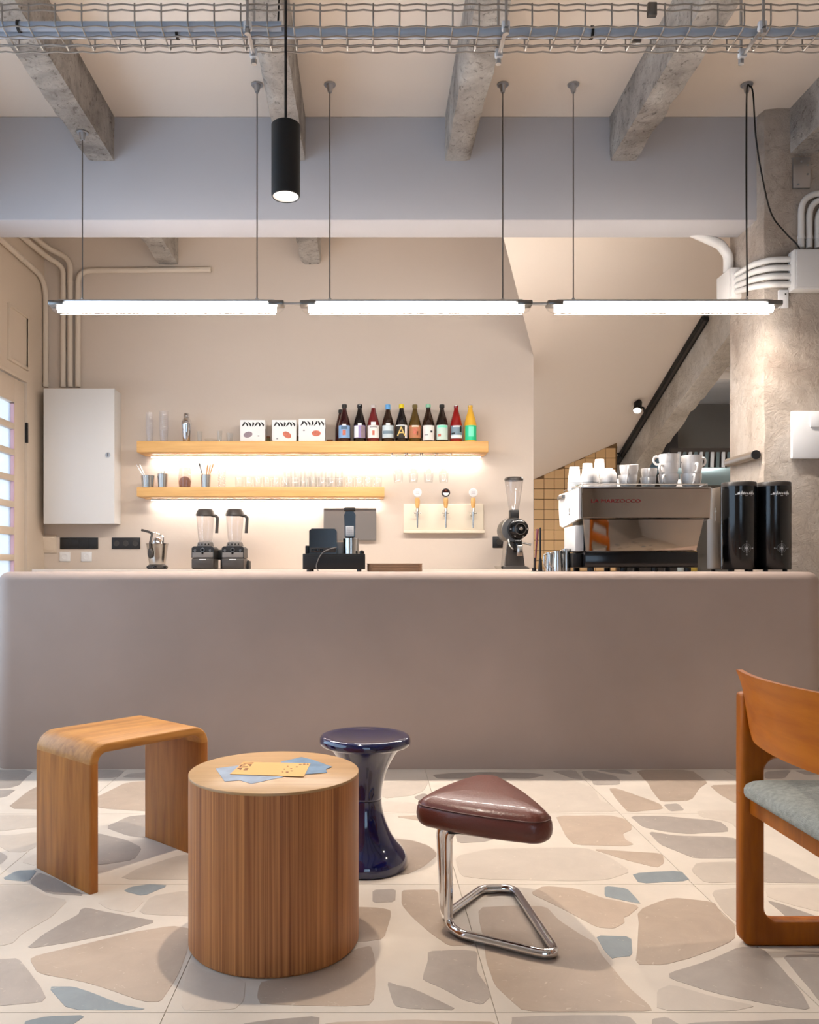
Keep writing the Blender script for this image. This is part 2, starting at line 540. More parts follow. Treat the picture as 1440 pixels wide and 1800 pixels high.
STONES = [
 ('grey', [(-60,1353),(61,1353),(30,1384),(-60,1390)]),
 ('grey', [(-50,1392),(29,1387),(11,1401),(-50,1406)]),
 ('warm', [(11,1421),(50,1390),(70,1380),(118,1376),(110,1424)]),
 ('warm', [(150,1410),(180,1396),(222,1375),(300,1370),(330,1390),(320,1427),(258,1426),(180,1421)]),
 ('grey', [(120,1353),(220,1353),(207,1367),(125,1369)]),
 ('grey', [(226,1360),(259,1357),(330,1354),(330,1367),(215,1367)]),
 ('pale', [(-40,1434),(61,1433),(95,1437),(90,1452),(61,1454),(0,1461),(-40,1462)]),
 ('pale', [(-40,1468),(20,1468),(62,1462),(80,1470),(62,1490),(40,1498),(15,1497),(0,1488),(-40,1482)]),
 ('grey', [(184,1454),(225,1435),(259,1432),(300,1432),(320,1450),(310,1474),(262,1473),(225,1469)]),
 ('grey', [(140,1462),(175,1465),(222,1476),(250,1490),(236,1511),(180,1520),(130,1518)]),
 ('pale', [(210,1545),(240,1527),(322,1501),(360,1510),(360,1545),(331,1546)]),
 ('blue', [(217,1566),(229,1559),(262,1554),(297,1556),(252,1575)]),
 ('grey', [(-30,1490),(0,1497),(15,1506),(0,1520),(-30,1522)]),
 ('pale', [(37,1515),(61,1500),(90,1508),(62,1522)]),
 ('blue', [(2,1545),(30,1530),(66,1529),(50,1550)]),
 ('grey', [(51,1551),(68,1533),(100,1545),(153,1575),(85,1571)]),
 ('pale', [(-60,1557),(45,1555),(83,1575),(120,1582),(90,1612),(40,1640),(20,1660),(-60,1668)]),
 ('grey', [(151,1595),(220,1609),(278,1619),(212,1639),(125,1656),(45,1668),(75,1643),(105,1625),(138,1607),(141,1599)]),
 ('warm', [(52,1686),(65,1679),(150,1659),(225,1640),(302,1627),(335,1632),(330,1668),(315,1710),(300,1735),(282,1761),(250,1760),(180,1735),(140,1724),(67,1711)]),
 ('grey', [(-50,1686),(0,1686),(32,1684),(55,1712),(85,1760),(0,1768),(-50,1770)]),
 ('blue', [(84,1734),(129,1734),(160,1744),(215,1766),(255,1773),(247,1775),(120,1775)]),
 ('blue', [(40,1796),(82,1786),(152,1784),(120,1806),(60,1812)]),
 ('pale', [(242,1606),(265,1575),(328,1565),(360,1580),(360,1610),(328,1610)]),
 ('pale', [(170,1585),(215,1577),(255,1582),(232,1605),(190,1598)]),
 ('pale', [(335,1690),(360,1708),(432,1722),(428,1760),(412,1774),(360,1776),(318,1775),(325,1720)]),
 ('warm', [(600,1594),(630,1594),(672,1596),(687,1600),(687,1612),(675,1650),(640,1655),(600,1655)]),
 ('warm', [(455,1735),(460,1725),(540,1712),(625,1668),(652,1662),(658,1680),(660,1700),(657,1766),(600,1769),(458,1765),(452,1752)]),
 ('grey', [(655,1564),(696,1562),(695,1585),(655,1587)]),
 ('warm', [(706,1565),(730,1564),(770,1564),(775,1610),(790,1625),(820,1642),(835,1660),(790,1663),(757,1640),(725,1612),(706,1590)]),
 ('grey', [(425,1800),(460,1794),(562,1785),(560,1810),(425,1812)]),
 ('warm', [(572,1797),(720,1792),(820,1795),(870,1796),(870,1815),(572,1815)]),
 ('grey', [(680,1725),(700,1732),(722,1736),(750,1748),(807,1776),(720,1773),(693,1768)]),
 ('grey', [(752,1672),(810,1669),(840,1672),(838,1707),(860,1738),(862,1752),(848,1766),(815,1758),(782,1739),(743,1722),(745,1710),(752,1690)]),
 ('warm', [(840,1595),(900,1592),(960,1593),(982,1617),(1020,1642),(1047,1657),(1056,1676),(1078,1702),(1086,1712),(1105,1735),(1142,1767),(1147,1777),(1040,1777),(920,1777),(900,1760),(870,1732),(855,1690),(850,1650)]),
 ('warm', [(932,1570),(955,1557),(1012,1561),(1062,1579),(1090,1584),(1125,1593),(1105,1610),(1097,1612),(1098,1622),(1080,1632),(1050,1630),(1000,1603),(970,1588)]),
 ('blue', [(1063,1557),(1102,1561),(1120,1580),(1127,1589),(1080,1579),(1063,1575)]),
 ('warm', [(1121,1600),(1180,1577),(1255,1585),(1270,1607),(1293,1626),(1292,1652),(1220,1682),(1167,1696),(1117,1695),(1122,1645)]),
 ('blue', [(1047,1644),(1110,1646),(1112,1680),(1082,1683),(1076,1685),(1062,1670)]),
 ('grey', [(1176,1710),(1242,1690),(1300,1664),(1342,1667),(1375,1702),(1410,1745),(1426,1776),(1355,1766),(1255,1745),(1178,1720)]),
 ('grey', [(1375,1679),(1440,1677),(1500,1690),(1500,1776),(1445,1765),(1400,1710)]),
 ('pale', [(1250,1566),(1295,1560),(1330,1560),(1330,1640),(1295,1622),(1270,1600)]),
 ('grey', [(1347,1582),(1372,1588),(1440,1612),(1500,1640),(1390,1618)]),
 ('pale', [(1345,1560),(1440,1560),(1500,1570),(1500,1605),(1440,1603),(1350,1578)]),
 ('grey', [(1146,1791),(1172,1787),(1198,1803),(1146,1808)]),
 ('grey', [(1205,1798),(1330,1794),(1440,1791),(1500,1791),(1500,1815),(1205,1815)]),
 ('grey', [(900,1787),(1080,1784),(1107,1787),(1120,1800),(1120,1815),(895,1815),(900,1795)]),
 ('pale', [(1155,1740),(1180,1730),(1255,1752),(1330,1768),(1290,1777),(1155,1776)]),
 ('grey', [(970,1355),(1010,1353),(1027,1371),(1005,1368),(985,1360)]),
 ('grey', [(1022,1356),(1037,1354),(1080,1363),(1090,1370),(1090,1379),(1044,1380),(1040,1371),(1027,1366)]),
 ('grey', [(1047,1353),(1100,1353),(1112,1361),(1080,1359)]),
 ('warm', [(1117,1353),(1215,1353),(1245,1375),(1230,1385),(1215,1407),(1162,1409),(1150,1395),(1140,1377)]),
 ('warm', [(1247,1380),(1300,1379),(1330,1385),(1330,1420),(1293,1412),(1265,1396)]),
 ('pale', [(860,1372),(1007,1372),(1045,1385),(1055,1407),(1072,1413),(1087,1427),(975,1428),(880,1428)]),
 ('warm', [(1070,1386),(1083,1385),(1160,1412),(1167,1422),(1105,1428),(1090,1412)]),
 ('grey', [(1166,1414),(1192,1412),(1204,1424),(1178,1426)]),
 ('warm', [(977,1434),(1072,1433),(1098,1439),(1111,1450),(1110,1459),(1095,1465),(1100,1476),(1115,1484),(1100,1487),(1010,1485),(995,1470),(985,1450)]),
 ('grey', [(1107,1434),(1165,1434),(1265,1443),(1280,1455),(1280,1462),(1212,1466),(1172,1462),(1130,1454)]),
 ('grey', [(1139,1461),(1190,1469),(1287,1471),(1310,1485),(1305,1508),(1222,1509),(1190,1496),(1160,1484)]),
 ('warm', [(1039,1492),(1100,1496),(1165,1500),(1168,1517),(1155,1525),(1102,1512)]),
 ('blue', [(1111,1535),(1197,1530),(1214,1548),(1124,1553)]),
 ('pale', [(800,1505),(860,1492),(940,1490),(1030,1490),(1070,1505),(1110,1532),(1070,1546),(1010,1549),(940,1547),(850,1545),(810,1540)]),
 ('warm', [(694,1435),(735,1433),(765,1445),(740,1443)]),
 ('warm', [(660,1477),(690,1474),(725,1477),(755,1487),(770,1502),(745,1523),(715,1537),(680,1537)]),
 ('grey', [(727,1401),(745,1394),(760,1400),(740,1408)]),
 ('pale', [(670,1375),(720,1372),(755,1372),(745,1390),(725,1398),(672,1404)]),
 ('pale', [(672,1408),(725,1410),(745,1420),(740,1428),(690,1428),(672,1426)]),
 ('grey', [(800,1465),(875,1473),(850,1480),(805,1482)]),
 ('grey', [(760,1362),(800,1358),(850,1357),(930,1358),(960,1362),(930,1369),(880,1368),(770,1369)]),
 ('grey', [(1340,1496),(1360,1504),(1440,1546),(1460,1552),(1411,1552),(1340,1551),(1320,1545)]),
 ('grey', [(1345,1356),(1392,1353),(1380,1368),(1345,1369)]),
 ('grey', [(1395,1354),(1440,1355),(1470,1358),(1420,1363)]),
 ('pale', [(1225,1425),(1290,1425),(1335,1432),(1335,1465),(1300,1462),(1285,1445),(1230,1435)]),
 ('pale', [(1225,1516),(1300,1514),(1305,1550),(1240,1552),(1215,1530)]),
]
def chaikin(p, k=0.14):
    out = []
    n = len(p)
    for i in range(n):
        a, b = p[i], p[(i + 1) % n]
        out.append((a[0] + (b[0] - a[0]) * k, a[1] + (b[1] - a[1]) * k))
        out.append((a[0] + (b[0] - a[0]) * (1 - k), a[1] + (b[1] - a[1]) * (1 - k)))
    return out
def lay_stone(poly, kind):
    cx = sum(p[0] for p in poly) / len(poly); cy = sum(p[1] for p in poly) / len(poly)
    q = chaikin([(p[0] - cx, p[1] - cy) for p in poly])
    # break long straight edges a little, as split stone does
    q2 = []
    for i in range(len(q)):
        a, b = q[i], q[(i + 1) % len(q)]
        q2.append(a)
        L = math.hypot(b[0] - a[0], b[1] - a[1])
        if L > 0.09:
            n = int(L / 0.05)
            for k in range(1, n):
                t = k / n
                q2.append((a[0] + (b[0] - a[0]) * t + random.uniform(-.0025, .0025), a[1] + (b[1] - a[1]) * t + random.uniform(-.0025, .0025)))
    s = NB(); prism(s, q2, -.004, 0.0)
    me = finish(s, 0)
    o = obj('flagstone', me, 'stone_' + kind, floor, loc=(cx, cy, 0)); me.name = 'flagstone'
    return o
world_polys = []
for kind, pl in STONES:
    wp = [((x - CX) / (y - CY), F / (y - CY)) for x, y in pl]
    world_polys.append(wp)
    lay_stone(wp, kind)
# the paving goes on beside and in front of what the photograph shows
def near(px, py, r):
    for wp in world_polys:
        for (a, b) in wp:
            if (a - px) ** 2 + (b - py) ** 2 < r * r: return True
        xs = [p[0] for p in wp]; ys = [p[1] for p in wp]
        if min(xs) - .03 < px < max(xs) + .03 and min(ys) - .03 < py < max(ys) + .03: return True
    return False
rs = random.Random(3)
for i in range(-4, 6):
    for j in range(-2, 3):
        for (u, v) in ((.2, .2), (.55, .2), (.2, .55), (.55, .55)):
            px, py = PX0 + (i + u) * PS + rs.uniform(-.03, .03), PY0 + (j + v) * PS + rs.uniform(-.03, .03)
            rad = rs.uniform(.09, .15)
            if not (XL + .2 < px < 3.4 and -.3 < py < 3.95): continue
            if near(px, py, rad + .06): continue
            n = rs.randint(4, 6); a0 = rs.uniform(0, 6)
            poly = [(px + rad * rs.uniform(.75, 1.1) * math.cos(a0 + 2 * PI * k / n), py + rad * rs.uniform(.75, 1.1) * math.sin(a0 + 2 * PI * k / n)) for k in range(n)]
            world_polys.append(poly)
            lay_stone(poly, rs.choice(['warm', 'grey', 'grey', 'pale', 'blue']))

# ceiling, walls
b = NB(); box(b, XL - .2, 3.8, -3.3, 6.5, ZC, ZC + .15)
struct('ceiling', b, 'paint_ceiling', 'cream painted ceiling between the concrete beams')
# back wall
b = NB(); box(b, XL - .2, 1.296, YB, YB + .18, -.1, ZC)
struct('wall_back', b, 'plaster_warm', 'cream plastered wall behind the shelves')
# oblique return beside the stair soffit
def slopeZ(X, Y): return 2.659 + .44 * (X - 1.296) - .42 * (Y - 6.318)
b = NB()
pl = [(.835, YH1), (1.296, YB), (1.33, YB), (.87, YH1)]
t0 = [b.verts.new((p[0], p[1], slopeZ(p[0], p[1]) + (0.0 if k < 2 else .01))) for k, p in enumerate(pl)]
t1 = [b.verts.new((p[0], p[1], ZC)) for p in pl]
b.faces.new(t0); b.faces.new(t1)
for i in range(4): b.faces.new((t0[i], t0[(i + 1) % 4], t1[(i + 1) % 4], t1[i]))
struct('wall_return', b, 'plaster_brightened', 'short slanting wall above the sloped soffit')
b = NB()
P = [(.835, YH1), (2.2, YH1), (3.05, 5.87), (2.95, 9.2), (1.296, 9.2), (1.296, YB)]
lo_ = [b.verts.new((x, y, min(slopeZ(x, y), ZC - .005))) for x, y in P]
hi_ = [b.verts.new((x, y, min(slopeZ(x, y), ZC - .005) + .12)) for x, y in P]
b.faces.new(lo_); b.faces.new(hi_)
for i in range(len(P)):
    j = (i + 1) % len(P); b.faces.new((lo_[i], lo_[j], hi_[j], hi_[i]))
bmesh.ops.triangulate(b, faces=b.faces[:])
struct('ceiling_soffit', b, 'plaster_brightened', 'smooth sloping soffit under the stairs behind the bar')
# header over the bar
b = NB(); box(b, XL, X_P + .02, YH0, YH1, ZH, ZC, 0.006)
struct('wall_header', b, 'paint_header', 'grey-white header wall above the tube lights', smooth=30)
# left wall with the glazed door, a transom and the front window opening
XLO = XL - .2
DY0, DY1, DZ = 4.95, 6.0, 2.378
WY0, WY1, WZ0, WZ1 = 0.4, 4.55, .35, 2.9
b = NB()
box(b, XLO, XL, DY1, YB + .18, -.1, ZC)
box(b, XLO, XL, DY0, DY1, DZ, ZC)
box(b, XLO, XL, WY1, DY0, -.1, ZC)
box(b, XLO, XL, WY0, WY1, -.1, WZ0)
box(b, XLO, XL, WY0, WY1, WZ1, ZC)
box(b, XLO, XL, -3.3, WY0, -.1, ZC)
struct('wall_left', b, 'paint_left', 'warm cream wall with door and pipes at the left edge')
b = NB(); box(b, 3.6, 3.8, -3.3, 4.9, -.1, ZC)
struct('wall_right', b, 'plaster_warm', 'plain wall at the right end of the room')
b = NB()
SW0, SW1 = -.7, 1.3
box(b, XL, SW0, -3.3, -3.1, -.1, ZC); box(b, SW1, 3.6, -3.3, -3.1, -.1, ZC)
box(b, SW0, SW1, -3.3, -3.1, 2.7, ZC); box(b, SW0, SW1, -3.3, -3.1, -.1, .3)
struct('wall_front', b, 'plaster_warm', 'street wall behind the viewer with an added fill-light window')
# window in the left wall and the street opening added for fill light (frames with mullions)
def window(n, frames, panes, label):
    fb_ = NB()
    for a in frames: box(fb_, *a, 0.004)
    o = struct(n, fb_, 'white_metal', label)
    for a in panes:
        g = NB(); box(g, *a); obj('pane', g, 'window_glass', o, smooth=0)
    return o
fr, pa = [], []
for k in range(4):
    y = WY0 + (WY1 - WY0) * k / 3
    fr.append((XLO + .06, XLO + .12, y - .03 if k else y, y + .03 if k < 3 else y, WZ0, WZ1))
    if k < 3: pa.append((XLO + .085, XLO + .091, y + .03, y + (WY1 - WY0) / 3 - .03, WZ0 + .05, WZ1 - .05))
fr += [(XLO + .06, XLO + .12, WY0, WY1, WZ0, WZ0 + .05), (XLO + .06, XLO + .12, WY0, WY1, WZ1 - .05, WZ1)]
window('window_2', fr, pa, 'tall daylight window in the left wall of the front room')
fr, pa = [], []
for k in range(4):
    x = SW0 + (SW1 - SW0) * k / 3
    fr.append((x - .03 if k else x, x + .03 if k < 3 else x, -3.24, -3.16, .3, 2.7))
    if k < 3: pa.append((x + .03, x + (SW1 - SW0) / 3 - .03, -3.205, -3.199, .35, 2.65))
fr += [(SW0, SW1, -3.24, -3.16, .3, .35), (SW0, SW1, -3.24, -3.16, 2.65, 2.7)]
window('window_fill', fr, pa, 'unseen window added on the street side to let in fill light')

# glazed door in the left wall
b = NB()
xd0, xd1 = XL - .06, XL - .012
box(b, xd0, xd1, 5.815, 5.985, 0.0, DZ - .012, .003)                # hinge stile
box(b, xd0, xd1, 4.965, 5.06, 0.0, DZ - .012, .003)
box(b, xd0, xd1, 5.06, 5.815, 2.19, DZ - .012, .003)
box(b, xd0, xd1, 5.06, 5.815, 0.0, .42, .003)
door = struct('door_1', b, 'paint_left', 'cream door with small frosted panes at the left edge', smooth=30)
tops = []
z = 2.184
for k in range(9):
    tops.append(z); z -= .186 if k != 4 else .196
mun = NB()
for k in range(9):
    zt, zb = tops[k], tops[k] - .142
    nz = tops[k + 1] if k < 8 else .42
    m_ = NB(); box(m_, xd0, xd1, 5.06, 5.815, nz, zb, .004); obj('muntin', m_, 'paint_left', door, smooth=30)
    g = NB(); box(g, XL - .045, XL - .039, 5.06, 5.815, zb, zt); obj('pane', g, 'frosted', door, smooth=0)
    rv = NB(); box(rv, XL - .038, XL - .013, 5.807, 5.8149, zb, zt); obj('tinted_reveal', rv, 'pink_light_reveal', door, smooth=0)  # reveal strip, its pink stands for the light on it
hg = NB(); box(hg, XL - .012, XL + .006, 5.99, 6.012, 1.93, 2.08, .004); obj('hinge', hg, 'black_matt', door)
# casing strip beside the door, transom panel above
b = NB(); box(b, XL - .01, XL + .008, 4.9, 6.0, DZ - .006, DZ + .02, .003)
struct('trim_1', b, 'paint_left', 'cream casing strip over the glazed door')
b = NB()
for a in ((5.67, 5.69, 2.46, 2.86), (5.98, 6.0, 2.46, 2.86), (5.69, 5.98, 2.46, 2.485), (5.69, 5.98, 2.84, 2.86)):
    box(b, XL - .005, XL + .018, a[0], a[1], a[2], a[3], .005)
box(b, XL - .005, XL + .006, 5.69, 5.98, 2.485, 2.84)
struct('trim_2', b, 'paint_left', 'raised square moulding on the wall above the door', smooth=30)

# concrete beams (rough arrises)
def rough_beam(name, x0, x1, y0, y1, z0, z1, label, jit=.0038, ny=110, mat='concrete_beam', axis=None):
    b = NB()
    nx, nz = 4, 6
    rnd = random.Random(hash(label) % 1000 if False else int(x0 * 100) + 500)
    sec = []
    for i in range(nx + 1): sec.append((x0 + (x1 - x0) * i / nx, z0))
    for k in range(1, nz + 1): sec.append((x1, z0 + (z1 - z0) * k / nz))
    for i in range(nx - 1, -1, -1): sec.append((x0 + (x1 - x0) * i / nx, z1))
    for k in range(nz - 1, 0, -1): sec.append((x0, z0 + (z1 - z0) * k / nz))
    rings = []
    ch = [0.0] * len(sec)
    for j in range(ny + 1):
        y = y0 + (y1 - y0) * j / ny
        ring = []
        for q, (x, zz) in enumerate(sec):
            corner = q in (0, nx)
            ch[q] = 0.75 * ch[q] + rnd.gauss(0, jit * (1.0 if corner else .45))
            dx = dz = 0.0
            if zz < z1 - 1e-6:
                s = ch[q]
                if corner:
                    dx = abs(s) * (1 if q == 0 else -1) * 1.1; dz = abs(s) * 1.1
                elif abs(zz - z0) < 1e-6: dz = s * .5
                else: dx = s * .5
            ring.append(b.verts.new((x + dx, y, zz + dz)))
        rings.append(ring)
    n = len(sec)
    for j in range(ny):
        for q in range(n):
            r_ = (q + 1) % n
            b.faces.new((rings[j][q], rings[j][r_], rings[j + 1][r_], rings[j + 1][q]))
    b.faces.new(rings[0]); b.faces.new(rings[-1])
    return struct(name, b, mat, label, smooth=50)
BZ = 3.367
for (c, lab) in ((-1.543, 'rough concrete ceiling beam at the far left'), (-.434, 'rough concrete ceiling beam behind the black pendant'),
                 (.53, 'rough concrete ceiling beam right of the middle'), (1.487, 'rough concrete ceiling beam second from the right'),
                 (2.49, 'rough concrete ceiling beam running onto the pillar')):
    y1 = 4.64 if c > 2 else YH0 + .004
    rough_beam('ceiling_beam', c - .077, c + .077, -3.0, y1, BZ, ZC + .004, lab)
    if c < 0: rough_beam('ceiling_beam', c - .077, c + .077, YH1 - .004, YB + .01, BZ, ZC + .004, lab.replace('rough concrete ceiling beam', 'short end beyond the header of the beam'), ny=24)
# pillar
def rough_block(name, x0, x1, y0, y1, z0, z1, label, mat, jit=.004, ny=None):
    b = NB()
    nz = 70
    rnd = random.Random(5)
    nx, nyy = 8, 6
    sec = [(x0 + (x1 - x0) * i / nx, y0, 0) for i in range(nx)] + [(x1, y0 + (y1 - y0) * i / nyy, 1) for i in range(nyy)] + \
          [(x1 - (x1 - x0) * i / nx, y1, 2) for i in range(nx)] + [(x0, y1 - (y1 - y0) * i / nyy, 3) for i in range(nyy)]
    ch = [0.0] * len(sec); rings = []
    for j in range(nz + 1):
        z = z0 + (z1 - z0) * j / nz; ring = []
        for q, (x, y, s) in enumerate(sec):
            ch[q] = .72 * ch[q] + rnd.gauss(0, jit * (1.2 if q in (0,) else .5))
            d = ch[q]
            if q == 0: ring.append(b.verts.new((x + abs(d), y + abs(d), z)))
            elif s == 0: ring.append(b.verts.new((x, y + d * .5, z)))
            elif s == 3: ring.append(b.verts.new((x + d * .3, y, z)))
            else: ring.append(b.verts.new((x, y, z)))
        rings.append(ring)
    n = len(sec)
    for j in range(nz):
        for q in range(n):
            r_ = (q + 1) % n
            b.faces.new((rings[j][q], rings[j][r_], rings[j + 1][r_], rings[j + 1][q]))
    b.faces.new(rings[0]); b.faces.new(rings[-1])
    return struct(name, b, mat, label, smooth=50)
rough_block('concrete_pillar', X_P, 2.95, 4.63, 5.06, -.005, ZC + .004, 'weathered concrete pillar at the right edge', 'concrete_pillar')
b = NB(); box(b, 2.95, 3.6, 4.72, 4.9, -.1, ZC)
struct('wall_side', b, 'plaster_warm', 'plastered wall right of the pillar')
# the stair beam under the soffit
b = NB()
def sx(Y): return 2.87 - .04 * (Y - 6.85)
rndb = random.Random(9)
rings = []
ny = 60
c1 = c2 = 0.0
for j in range(ny + 1):
    Y = 5.5 + (9.15 - 5.5) * j / ny
    zt = min(slopeZ(sx(Y), Y) + .05, ZC); zb = 2.84 - .381 * (Y - 6.53)
    c1 = .7 * c1 + rndb.gauss(0, .005); c2 = .7 * c2 + rndb.gauss(0, .007)
    rings.append([b.verts.new(p) for p in ((sx(Y), Y, zt), (sx(Y) + abs(c1) * .2, Y, zb + abs(c1)), (sx(Y) + .02, Y, zb), (sx(Y) + .1, Y, zb + c2 * .4), (sx(Y) + .19 - abs(c2), Y, zb + abs(c2)), (sx(Y) + .19, Y, zt))])
for j in range(ny):
    for q in range(6):
        b.faces.new((rings[j][q], rings[j][(q + 1) % 6], rings[j + 1][(q + 1) % 6], rings[j + 1][q]))
b.faces.new(rings[0]); b.faces.new(rings[-1])
struct('stair_beam', b, 'concrete_slope', 'sloping raw concrete beam behind the espresso machine', smooth=50)
# tiled wall under the soffit
b = NB()
TY = 8.51
tx0, tx1 = 1.30, 2.62
vv = [(tx0, -.1), (tx1, -.1), (tx1, slopeZ(tx1, TY) + .02), (tx0, slopeZ(tx0, TY) + .02)]
prism(b, vv, TY, TY + .12, XZ)
tw = struct('wall_tiled', b, 'tile_joint', 'wall of small square ochre tiles left of the espresso machine')
TS = .1075
cols = int((tx1 - tx0) / TS) + 1
tcache = None
for i in range(cols):
    for j in range(5, 20):
        x0 = 1.64 - 3 * TS + i * TS + .003; z0_ = .44 + j * TS + .003
        x1_, z1_ = x0 + TS - .006, z0_ + TS - .006
        if x0 < tx0 or x1_ > tx1: continue
        if z0_ + .01 > slopeZ(x0, TY): continue
        top = min(z1_, slopeZ(x0, TY) - .002), min(z1_, slopeZ(x1_, TY) - .002)
        if top[0] >= z1_ - 1e-6 and top[1] >= z1_ - 1e-6:
            if tcache is None:
                t = NB(); box(t, 0, TS - .006, -.006, .004, 0, TS - .006, .0015, 1)
                tcache = finish(t, 0); tcache.materials.append(MATS['tile']); tcache.name = 'tile'
            obj('tile', tcache, None, tw, loc=(x0, TY, z0_))
        else:
            t = NB(); prism(t, [(0, 0), (x1_ - x0, 0), (x1_ - x0, max(.004, top[1] - z0_)), (0, max(.004, top[0] - z0_))], -.006, .004, XZ)
            obj('tile', t, 'tile', tw, smooth=0, loc=(x0, TY, z0_))
# kitchen beyond
b = NB(); box(b, 1.2, 5.3, 11.0, 11.2, -.1, 4.0)
struct('wall_kitchen', b, 'grey_wall', 'grey wall of the kitchen seen beyond the stair beam')
b = NB(); prism(b, [(3.06, 6.5), (3.02, 9.2), (2.75, 9.2), (2.6, 11.0), (5.3, 11.0), (5.3, 6.5)], 3.234, 3.34)
struct('ceiling_kitchen', b, 'paint_ceiling', 'pale ceiling of the kitchen beyond the stair beam')
b = NB(); box(b, 2.9, 5.3, 9.0, 9.16, 3.10, 3.2345, .01); box(b, 2.9, 5.3, 8.97, 9.19, 3.2, 3.2345, .008)
struct('trim_3', b, 'paint_ceiling', 'white moulded beam across the kitchen ceiling', smooth=30)
b = NB(); box(b, 5.3, 5.5, 4.7, 11.2, -.1, 4.0); box(b, 3.6, 5.3, 4.7, 4.9, -.1, 4.0)
struct('wall_kitchen_side', b, 'grey_wall', 'side wall of the kitchen')
b = NB(); box(b, 3.3, 4.16, 10.86, 10.99, -.005, 2.85, .004)
struct('door_2', b, 'dark_wall', 'dark door leaf at the back of the kitchen')
b = NB(); box(b, -2.7, 5.5, 6.5, 11.2, 3.9, 4.0); box(b, -2.7, 1.3, 6.5, 6.6, -.1, 3.9); box(b, 3.8, 5.5, 4.7, 6.5, 3.7, 3.8)  # hidden lid and closing pieces added to block sky light
struct('ceiling_light_lid', b, 'paint_ceiling', 'unseen slab added above the back rooms to keep sky light out')
# ------------------------------------------------------------------ bar counter and back counter
b = NB()
t = NB()
bmesh.ops.create_cube(t, size=1.0)
bx0, bx1, by0, by1 = -1.875, 2.30, Y_BAR, 4.622
for v in t.verts:
    v.co = Vector((bx0 + (v.co.x + .5) * (bx1 - bx0), by0 + (v.co.y + .5) * (by1 - by0), (v.co.z + .5) * Z_BAR))
bmesh.ops.bevel(t, geom=[e for e in t.edges if abs(e.verts[0].co.z - e.verts[1].co.z) > .5], offset=.10, segments=10, profile=.5, affect='EDGES')
bmesh.ops.bevel(t, geom=[e for e in t.edges if e.verts[0].co.z > Z_BAR - .001 and e.verts[1].co.z > Z_BAR - .001], offset=.052, segments=8, profile=.5, affect='EDGES')
merge(b, t)
tag(obj('bar_counter', b, 'microcement', smooth=50), 'long rounded bar counter in smooth taupe microcement', 'counter')
b = NB()
BCY = 5.74
bc = thing('back_counter', 'low cream back counter along the shelf wall', 'counter', (-2.37, BCY, 0))
b = NB(); box(b, 0, 3.62, 0, YB - BCY - .002, Z_BC - .045, Z_BC, .004); obj('worktop', b, 'plaster_warm', bc, smooth=30)
for k in range(6):
    b = NB(); box(b, .02 + k * .6, .02 + k * .6 + .59, .03, YB - BCY - .004, .0, Z_BC - .046); obj('cabinet_body', b, 'cream', bc, smooth=0)
    b = NB(); box(b, .025 + k * .6, .02 + k * .6 + .585, .01, .029, .1, Z_BC - .05, .003); obj('cabinet_door', b, 'cream', bc, smooth=30)

# ------------------------------------------------------------------ hanging tube lights
YT, ZT = 4.40, 2.414
def tube_light(x0p, x1p, cables, label, link=None):
    X0, X1 = px2x(x0p, YT), px2x(x1p, YT)
    L = X1 - X0
    t = thing('tube_light', label, 'lamp', (X0, YT, ZT), 0, 'hanging tube lights')
    b = NB(); box(b, .05, L - .05, -.026, .026, .024, .040, .006); obj('housing', b, 'zinc', t)
    for (a0, a1) in ((0, .085), (L - .085, L)):
        b = NB(); box(b, a0, a1, -.036, .036, .006, .034, .008); obj('end_cap', b, 'steel_dark', t)
    b = NB(); cyl(b, (.045, 0, -.005), (L - .045, 0, -.005), .021, 16); obj('lamp_tube', b, 'tube_glow', t)
    ld = bpy.data.lights.new('tube_downlight', 'AREA'); ld.shape = 'RECTANGLE'; ld.size = L - .1; ld.size_y = .04
    ld.energy = TUBE_DOWN_W; ld.color = NEUT                      # the LED board of the tube throws most of its light down
    lo = bpy.data.objects.new('tube_downlight', ld); C.objects.link(lo); lo.parent = t; lo.location = (L / 2, 0, -.028)
    # clear cover, a half pipe with slanted ends
    b = NB()
    ends = [(0.0, .012), (.012, -.016), (.045, -.036), (L - .045, -.036), (L - .012, -.016), (L, .012)]
    rings = []
    for (xx, zlow) in ends:
        ring = []
        for k in range(9):
            a = PI + PI * k / 8
            ring.append(b.verts.new((xx, .038 * math.cos(a), .012 + (zlow - .012) * -math.sin(a))))
        rings.append(ring)
    for i in range(5):
        for k in range(8): b.faces.new((rings[i][k], rings[i][k + 1], rings[i + 1][k + 1], rings[i + 1][k]))
    obj('cover', b, 'clear_cover', t)
    for (xp, ztop) in cables:
        xx = px2x(xp, YT) - X0
        b = NB(); cyl(b, (xx, 0, .04), (xx, 0, ztop - ZT - .02), .0034, 8); obj('suspension_cable', b, 'steel_dark', t)
        b = NB(); cyl(b, (xx, 0, ztop - ZT - .006), (xx, 0, ztop - ZT), .032, 14); cyl(b, (xx, 0, ztop - ZT - .045), (xx, 0, ztop - ZT - .006), .011, 10, .02)
        obj('ceiling_anchor', b, 'zinc', t)
        b = NB(); cyl(b, (xx, 0, .034), (xx, 0, .052), .008, 8); obj('cable_clip', b, 'zinc', t)
    if link:
        b = NB(); cyl(b, (L, 0, .022), (px2x(link, YT) - X0 - .001, 0, .022), .008, 10); obj('link_rod', b, 'zinc', t)
    return t
tube_light(88, 500, [(145, BZ - .001), (452, ZC)], 'leftmost hanging tube light in a clear cover above the bar', 528)
tube_light(528, 935, [(580, ZC), (884, ZC)], 'middle hanging tube light in a clear cover above the bar', 961)
tube_light(961, 1372, [(1008, ZC), (1313, ZC)], 'right hanging tube light in a clear cover, ending at the pillar')
